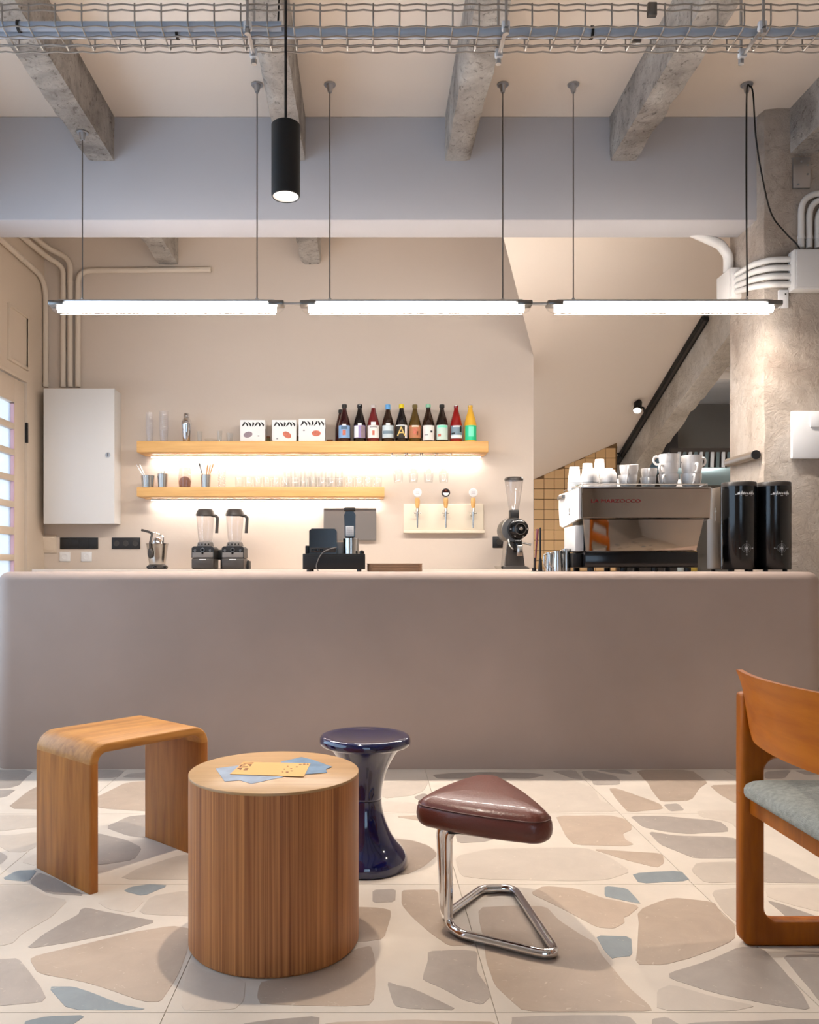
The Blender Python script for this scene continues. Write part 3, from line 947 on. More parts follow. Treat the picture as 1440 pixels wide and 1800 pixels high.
# its feed cord, from the ceiling anchor to the junction box on the pillar
b = NB()
pts = [at(1314, 520, 4.385), at(1312, 320, 4.385), at(1313, 165, 4.385), at(1318, 152, 4.385), at(1324, 165, 4.385), at(1329, 240, 4.39), at(1340, 310, 4.44), at(1356, 375, 4.52), at(1380, 408, 4.57), at(1398, 426, 4.585), at(1406, 437, 4.59)]
def smooth_path(pts, n=6):
    pts = [Vector(p) for p in pts]; out = []
    for i in range(len(pts) - 1):
        p0, p1, p2, p3 = pts[max(i - 1, 0)], pts[i], pts[i + 1], pts[min(i + 2, len(pts) - 1)]
        for k in range(n):
            t = k / n
            out.append(.5 * ((2 * p1) + (p2 - p0) * t + (2 * p0 - 5 * p1 + 4 * p2 - p3) * t * t + (3 * p1 - p0 - 3 * p2 + p3) * t ** 3))
    out.append(pts[-1])
    return out
tube(b, smooth_path(pts), .0042, 8)
tag(obj('power_cord', b, 'cable'), 'thin black power cord looping from the ceiling to the pillar', 'cord')

# ------------------------------------------------------------------ wire cable tray
YN, YFAR, ZTR = 2.42, 2.54, 2.615
TX0, TX1 = -2.45, 3.5
ct = thing('cable_tray', 'galvanised wire mesh cable tray hung across the ceiling', 'cable tray', (0, YN, ZTR))
def wavy(y, z, amp=.0022, step=.04):
    n = int((TX1 - TX0) / step)
    return [(TX0 + k * step, y, z + (amp if k % 2 else -amp)) for k in range(n + 1)]
WR = .0026
W_ = YFAR - YN
for (y, z) in ((0, .066), (0, .048), (0, .0), (W_ * .33, -.004), (W_ * .66, -.004), (W_, .0), (W_, .018), (W_, .042), (W_, .066)):
    b = NB(); tube(b, wavy(y, z), WR, 6); obj('long_wire', b, 'wire_steel', ct)
b = NB(); tube(b, fillet([(0, 0, .07), (0, 0, -.002), (0, W_, -.002), (0, W_, .07)], .02, 4), WR, 6)
xw = finish(b, 60); xw.materials.append(MATS['wire_steel']); xw.name = 'cross_wire'
k = 0
xx = TX0 + .02
while xx < TX1:
    obj('cross_wire', xw, None, ct, loc=(xx, 0, 0)); xx += .079
for xp in (441, 883, 1322):
    xx = px2x(xp, 2.48)
    for y in (-.012, W_ + .012):
        b = NB(); cyl(b, (xx, y, -.012), (xx, y, ZC - ZTR), .0045, 8); obj('hanger_rod', b, 'zinc', ct)
    b = NB(); box(b, xx - .006, xx + .006, -.02, W_ + .02, -.012, -.008, .001); obj('hanger_bracket', b, 'zinc', ct)
    for y in (-.004, W_ + .004):
        b = NB(); box(b, xx - .012, xx + .012, y - .008, y + .008, -.014, .012, .003); obj('tray_clip', b, 'white_metal', ct)
    for y in (-.012, W_ + .012):
        b = NB(); cyl(b, (xx, y, -.03), (xx, y, -.016), .009, 6); obj('nut', b, 'zinc', ct)
for (xp, dy) in ((1145, 0), (1118, W_)):
    xx = px2x(xp, 2.42 + dy)
    b = NB(); box(b, xx - .012, xx + .016, dy - .008, dy + .008, .03, .07, .003); obj('splice_clip', b, 'steel_dark', ct)
b = NB(); tube(b, [(TX0, YN + .055, ZTR + .018), (TX1, YN + .055, ZTR + .018)], .0155, 14)
c1_ = tag(obj('conduit', b, 'conduit_blue'), 'long blue-grey conduit lying in the wire cable tray', 'pipe')
for xp in (312, 1040):
    xx = px2x(xp, 2.475)
    b = NB(); lathe(b, [(.0165, -.004), (.019, -.004), (.019, .004), (.0165, .004)], 16, cap=False, mat=Matrix.Translation((xx, YN + .055, ZTR + .018)) @ Matrix.Rotation(PI / 2, 4, 'Y'))
    obj('cable_tie', b, 'cable', c1_)
b = NB(); tube(b, [(TX0, YN + .022, ZTR + .016), (px2x(495, 2.44), YN + .022, ZTR + .016)], .0135, 14)
c2_ = tag(obj('conduit', b, 'conduit_blue'), 'shorter blue-grey conduit in the left half of the cable tray', 'pipe')
xx = px2x(33, 2.44)
b = NB(); lathe(b, [(.0145, -.004), (.017, -.004), (.017, .004), (.0145, .004)], 16, cap=False, mat=Matrix.Translation((xx, YN + .022, ZTR + .016)) @ Matrix.Rotation(PI / 2, 4, 'Y'))
obj('cable_tie', b, 'cable', c2_)

# ------------------------------------------------------------------ black cylinder pendants
def pendant(X, Y, label, energy):
    zb, zt, r = 2.098, 2.312, .0425
    t = thing('pendant_lamp', label, 'lamp', (X, Y, zb), 0, 'black cylinder pendants')
    H = zt - zb
    b = NB(); lathe(b, [(r - .003, .0), (r, .003), (r, H - .003), (r - .003, H), (.008, H), (.008, H + .006), (0, H + .006)], 40, cap=False)
    lathe(b, [(r - .003, 0), (r - .004, .012), (r - .004, .05)], 40, cap=False)
    obj('lamp_body', b, 'black_matt', t)
    b = NB(); lathe(b, [(r - .0045, .002), (r - .007, .004), (.024, .04)], 32, cap=False); obj('reflector', b, 'white_gloss', t)
    b = NB(); lathe(b, [(0, .041), (.024, .041)], 24, cap=False); obj('lamp_lens', b, 'lamp_glow', t)
    b = NB(); tube(b, [(0, 0, H + .004), (0, 0, ZC - zb)], .0042, 8); obj('cord', b, 'cable', t)
    b = NB(); cyl(b, (0, 0, ZC - zb - .02), (0, 0, ZC - zb), .04, 20); obj('ceiling_rose', b, 'black_matt', t)
    ld = bpy.data.lights.new('pendant_light', 'SPOT')
    ld.energy = energy; ld.color = WARM; ld.spot_size = R(104); ld.spot_blend = .8; ld.shadow_soft_size = .022
    lo = bpy.data.objects.new('pendant_light', ld); C.objects.link(lo); lo.parent = t; lo.location = (0, 0, -.004)
    return t
pendant(px2x(502.5, 2.4), 2.4, 'black cylinder pendant lamp hanging over the round table', PENDANT_W)
pendant(2.15, 2.4, 'black cylinder pendant lamp right of the wooden chair', PENDANT_W * .75)
pendant(.2, -1.2, 'unseen pendant lamp added behind the viewer for fill, on the right', PENDANT_W * .35)  # unseen pendant, added as fill from the front
pendant(-1.3, -1.2, 'unseen pendant lamp added behind the viewer for fill, on the left', PENDANT_W * .3)  # second unseen pendant added for fill
b = NB(); tube(b, smooth_path([(px2x(497, 2.46), 2.46, ZC - .01), (px2x(496, 2.45), 2.45, 2.86), (px2x(491, 2.44), 2.44, 2.72), (px2x(489, 2.46), 2.46, 2.655)]), .003, 6)
tag(obj('loose_cable', b, 'cable'), 'loose grey-black cable curling from the ceiling into the tray', 'cable')

# ------------------------------------------------------------------ painted conduits at the left
def pipe(pts, rad, r, label, mat='pipe_paint', group=None, clips=()):
    b = NB(); tube(b, fillet(pts, rad, 8), r, 12)
    o = tag(obj('conduit_pipe', b, mat), label, 'pipe', group)
    for (p, d) in clips:
        c_ = NB(); lathe(c_, [(r, -.008), (r + .003, -.008), (r + .003, .008), (r, .008)], 14, cap=False, mat=Matrix.Translation(p) @ Vector(d).to_track_quat('Z', 'Y').to_matrix().to_4x4())
        obj('pipe_clip', c_, mat, o)
    return o
pr = .021
zcab = px2z(683, 6.25)
def bw(xp, yp, Y=6.29): return at(xp, yp, Y)
xa = XL + pr + .004
pipe([(xa, 6.285, zcab + .02), (xa, 6.285, 3.235), (xa, YH1 + .005, 3.235)], .16, pr, 'cream conduit running up the corner, leftmost of the four', clips=[((xa, 6.285, 2.43), (0, 0, 1)), ((xa, 5.85, 3.235), (0, 1, 0))])
x2, x3, x4 = px2x(111, 6.29), px2x(123.5, 6.29), px2x(137, 6.29)
pipe([(x2, 6.29, zcab + .02), (x2, 6.29, 3.34), (xa + .03, 6.25, 3.395), (xa, 5.9, 3.395), (xa, YH1 + .005, 3.395)], [.0, .12, .12, .1, 0], pr, 'cream conduit on the back wall, second from the left')
pipe([(x3, 6.29, zcab + .02), (x3, 6.29, 3.40), (xa + .03, 6.25, 3.465), (xa, 5.9, 3.465), (xa, YH1 + .005, 3.465)], [.0, .12, .12, .1, 0], pr, 'cream conduit on the back wall, third from the left', clips=[((x3, 6.29, 3.22), (0, 0, 1))])
pipe([(x4, 6.29, zcab + .02), (x4, 6.29, px2z(476, 6.29)), (px2x(371, 6.29), 6.29, px2z(474, 6.29))], .1, pr, 'cream conduit that turns right along the back wall', clips=[((px2x(258, 6.29), 6.29, px2z(475, 6.29)), (1, 0, 0)), ((px2x(368, 6.29), 6.29, px2z(474, 6.29)), (1, 0, 0))])

# ------------------------------------------------------------------ electrical cabinet and sockets
cb = thing('electrical_cabinet', 'white metal electrical cabinet on the wall at the left', 'cabinet', (px2x(77, 6.161), 6.161, px2z(921, 6.161)))
cw = px2x(202, 6.161) - px2x(77, 6.161); chh = (921 - 683) * 6.161 / F
b = NB(); box(b, .004, cw - .002, .012, YB - 6.161 - .001, .004, chh - .004, .003); obj('body', b, 'cabinet_white', cb)
b = NB(); box(b, 0, cw, -.008, .011, 0, chh, .005); dr = obj('door', b, 'cabinet_white', cb)
b = NB(); lathe(b, [(.0, 0), (.017, 0), (.019, .003), (.019, .006), (0, .006)], 20, mat=Matrix.Translation((cw - .05, -.0081, chh - (800 - 683) * 6.161 / F)) @ Matrix.Rotation(PI / 2, 4, 'X')); obj('lock', b, 'zinc', dr)
b = NB(); box(b, cw - .056, cw - .044, -.017, -.0142, chh - (800 - 683) * 6.161 / F - .013, chh - (800 - 683) * 6.161 / F + .013, .002); obj('lock_key', b, 'steel_dark', dr)
def socket(xp0, xp1, yp0, yp1, n, name, mat, label, holes=True):
    Y = YB
    X0, X1, Z0, Z1 = px2x(xp0, Y), px2x(xp1, Y), px2z(yp1, Y), px2z(yp0, Y)
    t = thing(name, label, 'socket' if 'socket' in name else ('plate' if 'plate' in name else 'switch'), (X0, Y, Z0))
    W, H = X1 - X0, Z1 - Z0
    b = NB(); box(b, 0, W, -.009, -.0005, 0, H, .003); obj('plate', b, mat, t)
    for k in range(n):
        cx = W * (k + .5) / n
        b = NB()
        if holes:
            lathe(b, [(.0, -.0005), (min(.021, H * .3), -.0005), (min(.023, H * .33), .0025), (min(.019, H * .28), .0025), (min(.018, H * .27), .0), (0, .0)], 20, mat=Matrix.Translation((cx, -.0092, H / 2)) @ Matrix.Rotation(PI / 2, 4, 'X'))
            obj('outlet', b, 'charcoal' if mat == 'black_plastic' else 'white_metal', t)
        else:
            box(b, cx - W / n * .42, cx + W / n * .42, -.0115, -.0088, H * .12, H * .88, .001)
            obj('rocker', b, mat, t)
    return t
socket(106, 173, 945, 965, 4, 'light_switch', 'black_plastic', 'black four-gang switch plate under the white cabinet', holes=False)
socket(197, 247, 945, 965, 3, 'wall_socket', 'black_plastic', 'black triple wall socket beside the citrus press')
socket(105, 124, 970, 987, 1, 'wall_socket', 'white_metal', 'white wall socket, left one of the pair below the black switch plate')
socket(143, 162, 970, 987, 1, 'wall_socket', 'white_metal', 'white wall socket, right one of the pair below the black switch plate')
socket(866, 889, 943, 963, 1, 'wall_socket', 'black_plastic', 'black single wall socket half behind the coffee grinder')
socket(58, 100, 940, 972, 1, 'wall_plate', 'paint_left', 'cream blank cover plate on the wall left of the switches', holes=False)

# ------------------------------------------------------------------ shelves with light strips
YS = 6.08
def shelf(xp0, xp1, yt, yb, label):
    X0, X1 = px2x(xp0, YS), px2x(xp1, YS)
    Z1, Z0 = px2z(yt, YS), px2z(yb, YS)
    t = thing('wall_shelf', label, 'shelf', (X0, YS, Z0))
    L, H, D = X1 - X0, Z1 - Z0, YB - YS - .001
    b = NB(); box(b, 0, L, 0, D, 0, H, .006); obj('board', b, 'oak_shelf', t)
    b = NB(); box(b, .06, L - .03, D - .055, D - .035, -.010, -.001, .002); obj('light_channel', b, 'zinc', t)
    b = NB(); box(b, .062, L - .032, D - .053, D - .037, -.0125, -.0105); obj('light_strip', b, 'led_glow', t)
    return t, Z1, Z0
sh1, ZS1, ZS1b = shelf(240, 859, 775, 795, 'upper oak wall shelf carrying the row of bottles')
sh2, ZS2, ZS2b = shelf(240, 676, 856, 873, 'lower oak wall shelf carrying drinking glasses')

# ------------------------------------------------------------------ fittings on and around the pillar
YP = 4.63
jb = thing('junction_box', 'white junction box on the side of the pillar with four bent conduits', 'junction box', (2.2, 4.91, px2z(525, 4.91)))
b = NB(); box(b, 0, X_P - 2.2 + .004, 0, .19, 0, .19, .006); obj('body', b, 'pipe_white', jb)
b = NB(); box(b, .004, X_P - 2.2, -.007, -.0005, .005, .185, .003); obj('lid', b, 'pipe_white', jb)
b = NB(); box(b, -.006, -.0005, .004, .186, .005, .185, .003); obj('side_lid', b, 'pipe_white', jb)
zs = [px2z(v, 4.6) for v in (456, 470.5, 485, 499.5)]
jz = [px2z(v, 4.91) for v in (483, 493, 503, 513)]
for k in range(4):
    pipe([(2.235, 4.903, jz[k]), (2.235, 4.70, (jz[k] * .3 + zs[k] * .7)), (2.29, 4.603, zs[k]), (2.425, 4.603, zs[k])], [0, .08, .07, 0], .0175,
         ['topmost', 'second from the top', 'third from the top', 'lowest'][k] + ' of four white conduits bending round the pillar corner', 'pipe_white', 'white conduits at the pillar')
jb2 = thing('junction_box', 'large white junction box on the front of the pillar', 'junction box', (px2x(1397, 4.55), 4.55, px2z(508, 4.55)))
b = NB(); box(b, 0, .34, 0, .075, 0, px2z(437, 4.55) - px2z(508, 4.55), .008); obj('body', b, 'pipe_white', jb2)
b = NB(); box(b, .008, .332, -.009, -.0005, .008, px2z(437, 4.55) - px2z(508, 4.55) - .008, .004); obj('lid', b, 'pipe_white', jb2)
for k, xp in enumerate((1409, 1423, 1438)):
    X = px2x(xp, 4.6); zt0 = px2z(436, 4.6)
    zt = px2z(342, 4.6) - k * .028
    pipe([(X, 4.603, zt0 + .002), (X, 4.603, zt), (X + .5, 4.603, zt + .03)], .11, .017,
         ['leftmost', 'middle', 'right'][k] + ' white conduit rising from the large junction box', 'pipe_white', 'white conduits rising above the box', clips=[((X, 4.603, zt0 + .06), (0, 0, 1))])
pipe([(2.225, 5.0, jb.location.z + .19), (2.225, 5.0, 2.93), (2.17, 4.985, 2.99), (2.03, 4.955, 3.035), (1.95, 4.94, 3.06)], [0, .07, .07, .05, 0], .03, 'thick white conduit curving from the side box up into the header', 'pipe_white')
b = NB(); box(b, px2x(1370, 4.61), px2x(1387, 4.61), 4.612, 4.628, px2z(541, 4.61), px2z(509, 4.61), .003)
bk = tag(obj('wall_bracket', b, 'white_metal'), 'small white bracket plate where the tube light meets the pillar', 'bracket')
b = NB(); cyl(b, at(1381, 517, 4.6105), at(1381, 517, 4.613), .005, 10); obj('screw', b, 'black_matt', bk)
b = NB(); box(b, px2x(1395, 4.61), px2x(1425, 4.61), 4.61, 4.627, px2z(330, 4.61), px2z(276, 4.61), .002)
bk = tag(obj('steel_plate', b, 'zinc'), 'galvanised steel plate bolted under the beam on the pillar', 'plate')
for (a, c_) in ((1409, 284), (1420, 290), (1420, 306), (1404, 324)):
    b = NB(); cyl(b, at(a, c_, 4.607), at(a, c_, 4.6105), .006, 10); obj('bolt', b, 'steel_dark', bk)
b = NB(); box(b, px2x(1393, 4.6), px2x(1490, 4.6), 4.6, 4.626, px2z(806, 4.6), px2z(722, 4.6), .006)
bk = tag(obj('cover_plate', b, 'white_metal'), 'blank white cover plate on the front of the pillar', 'plate')
b = NB(); box(b, px2x(1424, 4.6), px2x(1470, 4.6), 4.592, 4.5995, px2z(751, 4.6), px2z(726, 4.6), .003); obj('label_holder', b, 'white_metal', bk)
b = NB(); pr_ = []
tube(b, [(2.232, 4.665, 1.655), (2.232, 5.02, 1.655)], .026, 16)
bk = tag(obj('handrail_stub', b, 'grey_body'), 'short grey tube rail on the side of the pillar', 'rail')
b = NB(); cyl(b, (2.232, 4.655, 1.655), (2.232, 4.6649, 1.655), .0265, 16); obj('end_plug', b, 'black_matt', bk)
# ------------------------------------------------------------------ track and spots under the soffit
def soffit_pt(xp, yp, off=0.0):
    a = (xp - CX) / F; c_ = (CY - yp) / F
    Y = 3.743 / (c_ + .42 - .44 * a)
    return Vector((a * Y, Y, 1 + c_ * Y - off))
T0, T1 = soffit_pt(1250, 548), soffit_pt(1090, 782)
T0 = Vector((sx(T0.y) - .035, T0.y, slopeZ(sx(T0.y) - .035, T0.y) - .03)); T1 = Vector((sx(8.95) - .035, 8.95, slopeZ(sx(8.95) - .035, 8.95) - .03))
tr = thing('light_track', 'black light track along the top of the sloping concrete beam', 'track', T0)
d = (T1 - T0)
b = NB(); q = d.to_track_quat('Y', 'Z').to_matrix().to_4x4()
box(b, -.03, .03, 0, d.length, -.02, .02, .003, mat=q); obj('rail', b, 'black_matt', tr)
b = NB(); box(b, -.012, .012, .01, d.length - .01, -.0225, -.0205, mat=q); obj('slot', b, 'charcoal', tr)
def track_spot(xp, yp, label, lit, aim):
    # head hangs left of the track at the height of the photograph
    best = min(range(101), key=lambda k: abs((T0 + d * k / 100).x / (T0 + d * k / 100).y * F + CX - (xp + 14)))
    p = T0 + d * best / 100
    hp = at(xp, yp, min(p.y - .02, soffit_pt(xp, yp).y - .16))
    t = thing('track_spot', label, 'lamp', hp)
    aimv = Vector(aim).normalized()
    qq = aimv.to_track_quat('Z', 'Y').to_matrix().to_4x4()
    b = NB(); lathe(b, [(0, -.075), (.034, -.075), (.038, -.07), (.038, .05), (.035, .05), (.034, .035)], 24, cap=False, mat=qq); obj('head', b, 'black_matt', t)
    b = NB(); lathe(b, [(0, .035), (.034, .035)], 24, cap=False, mat=qq); obj('lens', b, 'lamp_glow' if lit else 'grey_plate', t)
    b = NB(); tube(b, fillet([(0, 0, 0), (.06, .01, .0), p - hp - Vector((.0, 0, .02))], .02, 4), .009, 8); obj('arm', b, 'black_matt', t)
    if lit:
        ld = bpy.data.lights.new('track_light', 'SPOT'); ld.energy = SPOT_W; ld.color = WARM; ld.spot_size = R(80); ld.spot_blend = .6; ld.shadow_soft_size = .03
        lo = bpy.data.objects.new('track_light', ld); C.objects.link(lo); lo.parent = t; lo.location = aimv * .055
        lo.rotation_euler = (-aimv).to_track_quat('Z', 'Y').to_euler()
    return t
track_spot(1121, 716, 'lit black track spot on the sloping beam, facing the room', True, (-.25, -.55, -.75))
track_spot(1078, 797, 'lower black track spot, turned down towards the cups', True, (-.05, .1, -1))
# ------------------------------------------------------------------ bent-wood bench stool
bs = thing('bench_stool', 'bent oak stool shaped like an upside-down U', 'stool', (-.8305, 2.775, 0), math.atan2(.751, .661))
Ls, Ws, Hs, Th, Rr = .45, .345, .457, .03, .06
def u_prof(inset, n=8):
    r = Rr - inset
    x0, x1, zt = -Ls / 2 + inset, Ls / 2 - inset, Hs - inset
    out = [(x0, 0)]
    for k in range(n + 1):
        a = PI - PI / 2 * k / n; out.append((x0 + r + r * math.cos(a), zt - r + r * math.sin(a)))
    for k in range(n + 1):
        a = PI / 2 - PI / 2 * k / n; out.append((x1 - r + r * math.cos(a), zt - r + r * math.sin(a)))
    out.append((x1, 0))
    return out
def u_part(i0, i1, name):
    o_, i_ = u_prof(0), u_prof(Th)
    b = NB()
    e = .006
    rows = []
    ys = [-Ws / 2, -Ws / 2 + e * .3, -Ws / 2 + e, Ws / 2 - e, Ws / 2 - e * .3, Ws / 2]
    ins = [e, e * .3, 0, 0, e * .3, e]
    for y, q in zip(ys, ins):
        oo, ii = u_prof(q), u_prof(Th - q)
        rows.append(([b.verts.new((p[0], y, p[1])) for p in oo[i0:i1]], [b.verts.new((p[0], y, p[1])) for p in ii[i0:i1]]))
    n = i1 - i0
    for r in range(len(rows) - 1):
        (a, c_), (a2, c2) = rows[r], rows[r + 1]
        for k in range(n - 1):
            b.faces.new((a[k], a[k + 1], a2[k + 1], a2[k])); b.faces.new((c_[k], c_[k + 1], c2[k + 1], c2[k]))
        b.faces.new((a[0], a2[0], c2[0], c_[0])); b.faces.new((a[-1], a2[-1], c2[-1], c_[-1]))
    for r in (0, -1):
        a, c_ = rows[r]
        for k in range(n - 1): b.faces.new((a[k], a[k + 1], c_[k + 1], c_[k]))
    return obj(name, b, 'oak_bench' if name == 'seat_panel' else 'oak_bench_shaded', bs, smooth=50)
wood('oak_bench_shaded', (132, 74, 26), (180, 116, 52), (34, 34, 3.0), 0.45, bump=0.05, big=(9, 9, 1.2), spec=0.35)  # same oak, upright grain, darkened: shade of the sides in the colour
N = len(u_prof(0))
u_part(0, 2, 'side_panel'); u_part(1, N - 1, 'seat_panel'); u_part(N - 2, N, 'side_panel')

# ------------------------------------------------------------------ round drum table with papers
rt = thing('round_table', 'round drum side table in ribbed oak veneer', 'table', (px2x(482.5, 2.208), 2.208, 0))
r_, H_ = .229, .4528
b = NB(); lathe(b, [(r_ - .004, 0), (r_ - .004, .004), (r_, .005), (r_, H_ - .007)], 96, cap=True); obj('drum', b, 'oak_veneer', rt, smooth=50)
b = NB(); lathe(b, [(r_, H_ - .0068), (r_, H_ - .001), (r_ - .001, H_), (0, H_)], 96, cap=False); obj('table_top', b, 'oak_top_lit', rt, smooth=50)
def sheet(name, pts, z, mat, label, thick=.0006):
    """pts: corners in photo px, lying at height z"""
    w3 = [((x - CX) * ((1 - z) / (y - CY)), F * (1 - z) / (y - CY)) for x, y in pts]
    cx = sum(p[0] for p in w3) / len(w3); cy = sum(p[1] for p in w3) / len(w3)
    b = NB(); prism(b, [(p[0] - cx, p[1] - cy) for p in w3], 0, thick)
    o = obj(name, b, mat, None, smooth=0, loc=(cx, cy, z)); tag(o, label, 'leaflet')
    return o, (cx, cy)
sheet('leaflet', [(379, 1351), (418, 1346), (498, 1366), (442, 1378), (422, 1372), (395, 1374)], H_ + .0003, 'paper_blue', 'pale blue leaflet under the orange card, its left side showing')
sheet('leaflet', [(495, 1339), (530, 1331), (548, 1335), (584, 1348), (573, 1352), (575, 1358), (530, 1362), (480, 1352)], H_ + .0011, 'paper_deepblue', 'blue leaflet under the orange card, its right side showing')
oc, (ocx, ocy) = sheet('card', [(428, 1339.5), (546, 1342), (534, 1365.5), (404, 1361)], H_ + .0020, 'paper_orange', 'orange printed card on the round table')
def on_card(name, pts, mat='brown_ink'):
    z = H_ + .0027
    w3 = [((x - CX) * ((1 - z) / (y - CY)) - ocx, F * (1 - z) / (y - CY) - ocy) for x, y in pts]
    b = NB(); prism(b, w3, .0007, .0010)
    obj(name, b, mat, oc, smooth=0)
# the heavy brown lettering at its left edge and the drawing at the right
for pts in ([(428, 1341), (446, 1340.4), (445, 1342), (428, 1342.6)], [(436, 1343.4), (443, 1343.2), (441.5, 1346.5), (438, 1346.7), (439, 1344.6), (435.5, 1344.6)],
            [(424, 1344), (432, 1343.6), (431, 1345.4), (426, 1345.6), (423, 1348.5), (420, 1348.6)], [(426, 1347.4), (436, 1347), (435, 1348.7), (425, 1349)],
            [(418, 1350), (426, 1349.7), (424, 1353), (421, 1353.1), (421.6, 1351.4), (417, 1351.6)], [(430, 1350.6), (437, 1350.2), (435, 1353.6), (428, 1354), (428.6, 1352.6), (432, 1352.3)]):
    on_card('printed_letter', pts)
rc = random.Random(4)
for (x, y) in ((506, 1347), (512, 1351), (500, 1352), (505, 1357), (513, 1355), (522, 1348), (497, 1357), (541, 1343.4), (535, 1343.2), (528, 1343.6)):
    w_ = rc.uniform(1.4, 3.2); h_ = rc.uniform(.5, 1.0)
    on_card('printed_mark', [(x - w_, y), (x - w_ * .3, y - h_), (x + w_, y - h_ * .4), (x + w_ * .6, y + h_), (x - w_ * .6, y + h_ * .8)])

# ------------------------------------------------------------------ blue hourglass stool
tm = thing('hourglass_stool', 'glossy dark blue plastic hourglass stool behind the round table', 'stool', (px2x(642, 2.749), 2.749, 0))
HG = [(.0, .142), (.03, .1425), (.055, .128), (.075, .110), (.105, .090), (.145, .072), (.185, .060), (.225, .0555), (.265, .0585), (.30, .067), (.335, .080), (.365, .096), (.39, .113), (.412, .130)]
def hour_r(z):
    for k in range(len(HG) - 1):
        (z0, r0), (z1, r1) = HG[k], HG[k + 1]
        if z0 <= z <= z1:
            m0 = (HG[k + 1][1] - HG[max(k - 1, 0)][1]) / (HG[k + 1][0] - HG[max(k - 1, 0)][0]); k2 = min(k + 2, len(HG) - 1)
            m1 = (HG[k2][1] - r0) / (HG[k2][0] - z0); h = z1 - z0; t = (z - z0) / h
            return (2 * t ** 3 - 3 * t * t + 1) * r0 + (t ** 3 - 2 * t * t + t) * h * m0 + (-2 * t ** 3 + 3 * t * t) * r1 + (t ** 3 - t * t) * h * m1
def hour(z0, z1, n): return [(hour_r(z0 + (z1 - z0) * k / n), z0 + (z1 - z0) * k / n) for k in range(n + 1)]
b = NB(); lathe(b, [(.130, 0), (.141, .002), (.1435, .008)] + hour(.018, .2245, 26), 64, cap=True); obj('lower_half', b, 'blue_plastic', tm, smooth=60)
b = NB(); lathe(b, [(.0545, .2246), (.0545, .2254)] + hour(.226, .411, 24), 64, cap=False); obj('upper_half', b, 'blue_plastic', tm, smooth=60)
b = NB(); lathe(b, [(.132, .409), (.147, .406), (.153, .411), (.1545, .420), (.153, .430), (.148, .437), (.140, .439), (.120, .436), (.06, .4315), (0, .4305)], 64, cap=False); obj('seat', b, 'blue_plastic', tm, smooth=60)

# ------------------------------------------------------------------ leather stool on a bent chrome tube
ls = thing('leather_stool', 'low stool with brown leather triangular seat on a bent chrome tube', 'stool', (.32, 2.28, 0))
def tri_outline(off, n=10):
    cs = [(.19, 2.262, .046), (.432, 2.135, .05), (.362, 2.462, .062)]
    out = []
    m = len(cs)
    for i in range(m):
        p, c_, nx_ = cs[i - 1], cs[i], cs[(i + 1) % m]
        def nrm(a, b_):   # outward normal of tangent from a to b (counter-clockwise)
            dx, dy = b_[0] - a[0], b_[1] - a[1]; L = math.hypot(dx, dy)
            base = math.atan2(dy, dx) - PI / 2
            return base - math.asin((a[2] - b_[2]) / L) * -1 * 0 
        a0, a1 = nrm(p, c_), nrm(c_, nx_)
        while a1 < a0: a1 += 2 * PI
        for k in range(n + 1):
            a = a0 + (a1 - a0) * k / n
            out.append((c_[0] + (c_[2] + off) * math.cos(a), c_[1] + (c_[2] + off) * math.sin(a)))
    # bow the sides outward and refine
    res = []
    for i in range(len(out)):
        a, c_ = out[i], out[(i + 1) % len(out)]
        res.append(a)
        L = math.hypot(c_[0] - a[0], c_[1] - a[1])
        if L > .08:
            dx, dy = (c_[0] - a[0]) / L, (c_[1] - a[1]) / L
            for k in range(1, 10):
                t = k / 10; bow = .012 * 4 * t * (1 - t)
                res.append((a[0] + dx * L * t + dy * bow, a[1] + dy * L * t - dx * bow))
    return res
def seat_rings(levels, cx=.335, cy=2.29):
    b = NB(); rings = []
    for (off, z, shrink) in levels:
        ring = []
        for (x, y) in tri_outline(off):
            x = cx + (x - cx) * shrink; y = cy + (y - cy) * shrink
            ring.append(b.verts.new((x - .32, y - 2.28, z)))
        rings.append(ring)
    n = len(rings[0])
    for i in range(len(rings) - 1):
        for k in range(n):
            j = (k + 1) % n
            b.faces.new((rings[i][k], rings[i][j], rings[i + 1][j], rings[i + 1][k]))
    b.faces.new(rings[0]); b.faces.new(rings[-1])
    return b
b = seat_rings([(-.03, .288, 1), (-.012, .290, 1), (-.002, .297, 1), (.004, .308, 1), (.006, .322, 1), (.004, .338, 1), (0, .346, 1), (-.003, .350, 1), (-.007, .356, 1), (-.014, .362, 1), (-.024, .367, 1), (-.03, .3705, .96), (-.03, .3755, .8), (-.03, .379, .55), (-.03, .3805, .25)])
obj('seat_cushion', b, 'leather', ls, smooth=80)
b = NB(); tube(b, [(x - .32, y - 2.28, .3485) for x, y in tri_outline(-.0005)], .0022, 6, closed=True); obj('piping', b, 'leather_seam', ls)
b = NB()
tr_ = .0125
path = [(.31, 2.215, .281), (.226, 2.25, .281), (.226, 2.25, tr_), (.255, 2.195, tr_), (.492, 2.06, tr_), (.455, 2.515, tr_), (.352, 2.505, tr_), (.222, 2.315, tr_), (.208, 2.30, .281), (.31, 2.34, .281)]
path = fillet(path, [0, .035, .05, .05, .04, .045, .045, .035, .035, 0], 8)
tube(b, [(p[0] - .32, p[1] - 2.28, p[2]) for p in path], tr_, 14); obj('frame', b, 'chrome', ls, smooth=70)
b = NB(); box(b, -.10, .11, -.075, .08, .2785, .2878, .004); obj('mounting_plate', b, 'black_matt', ls)

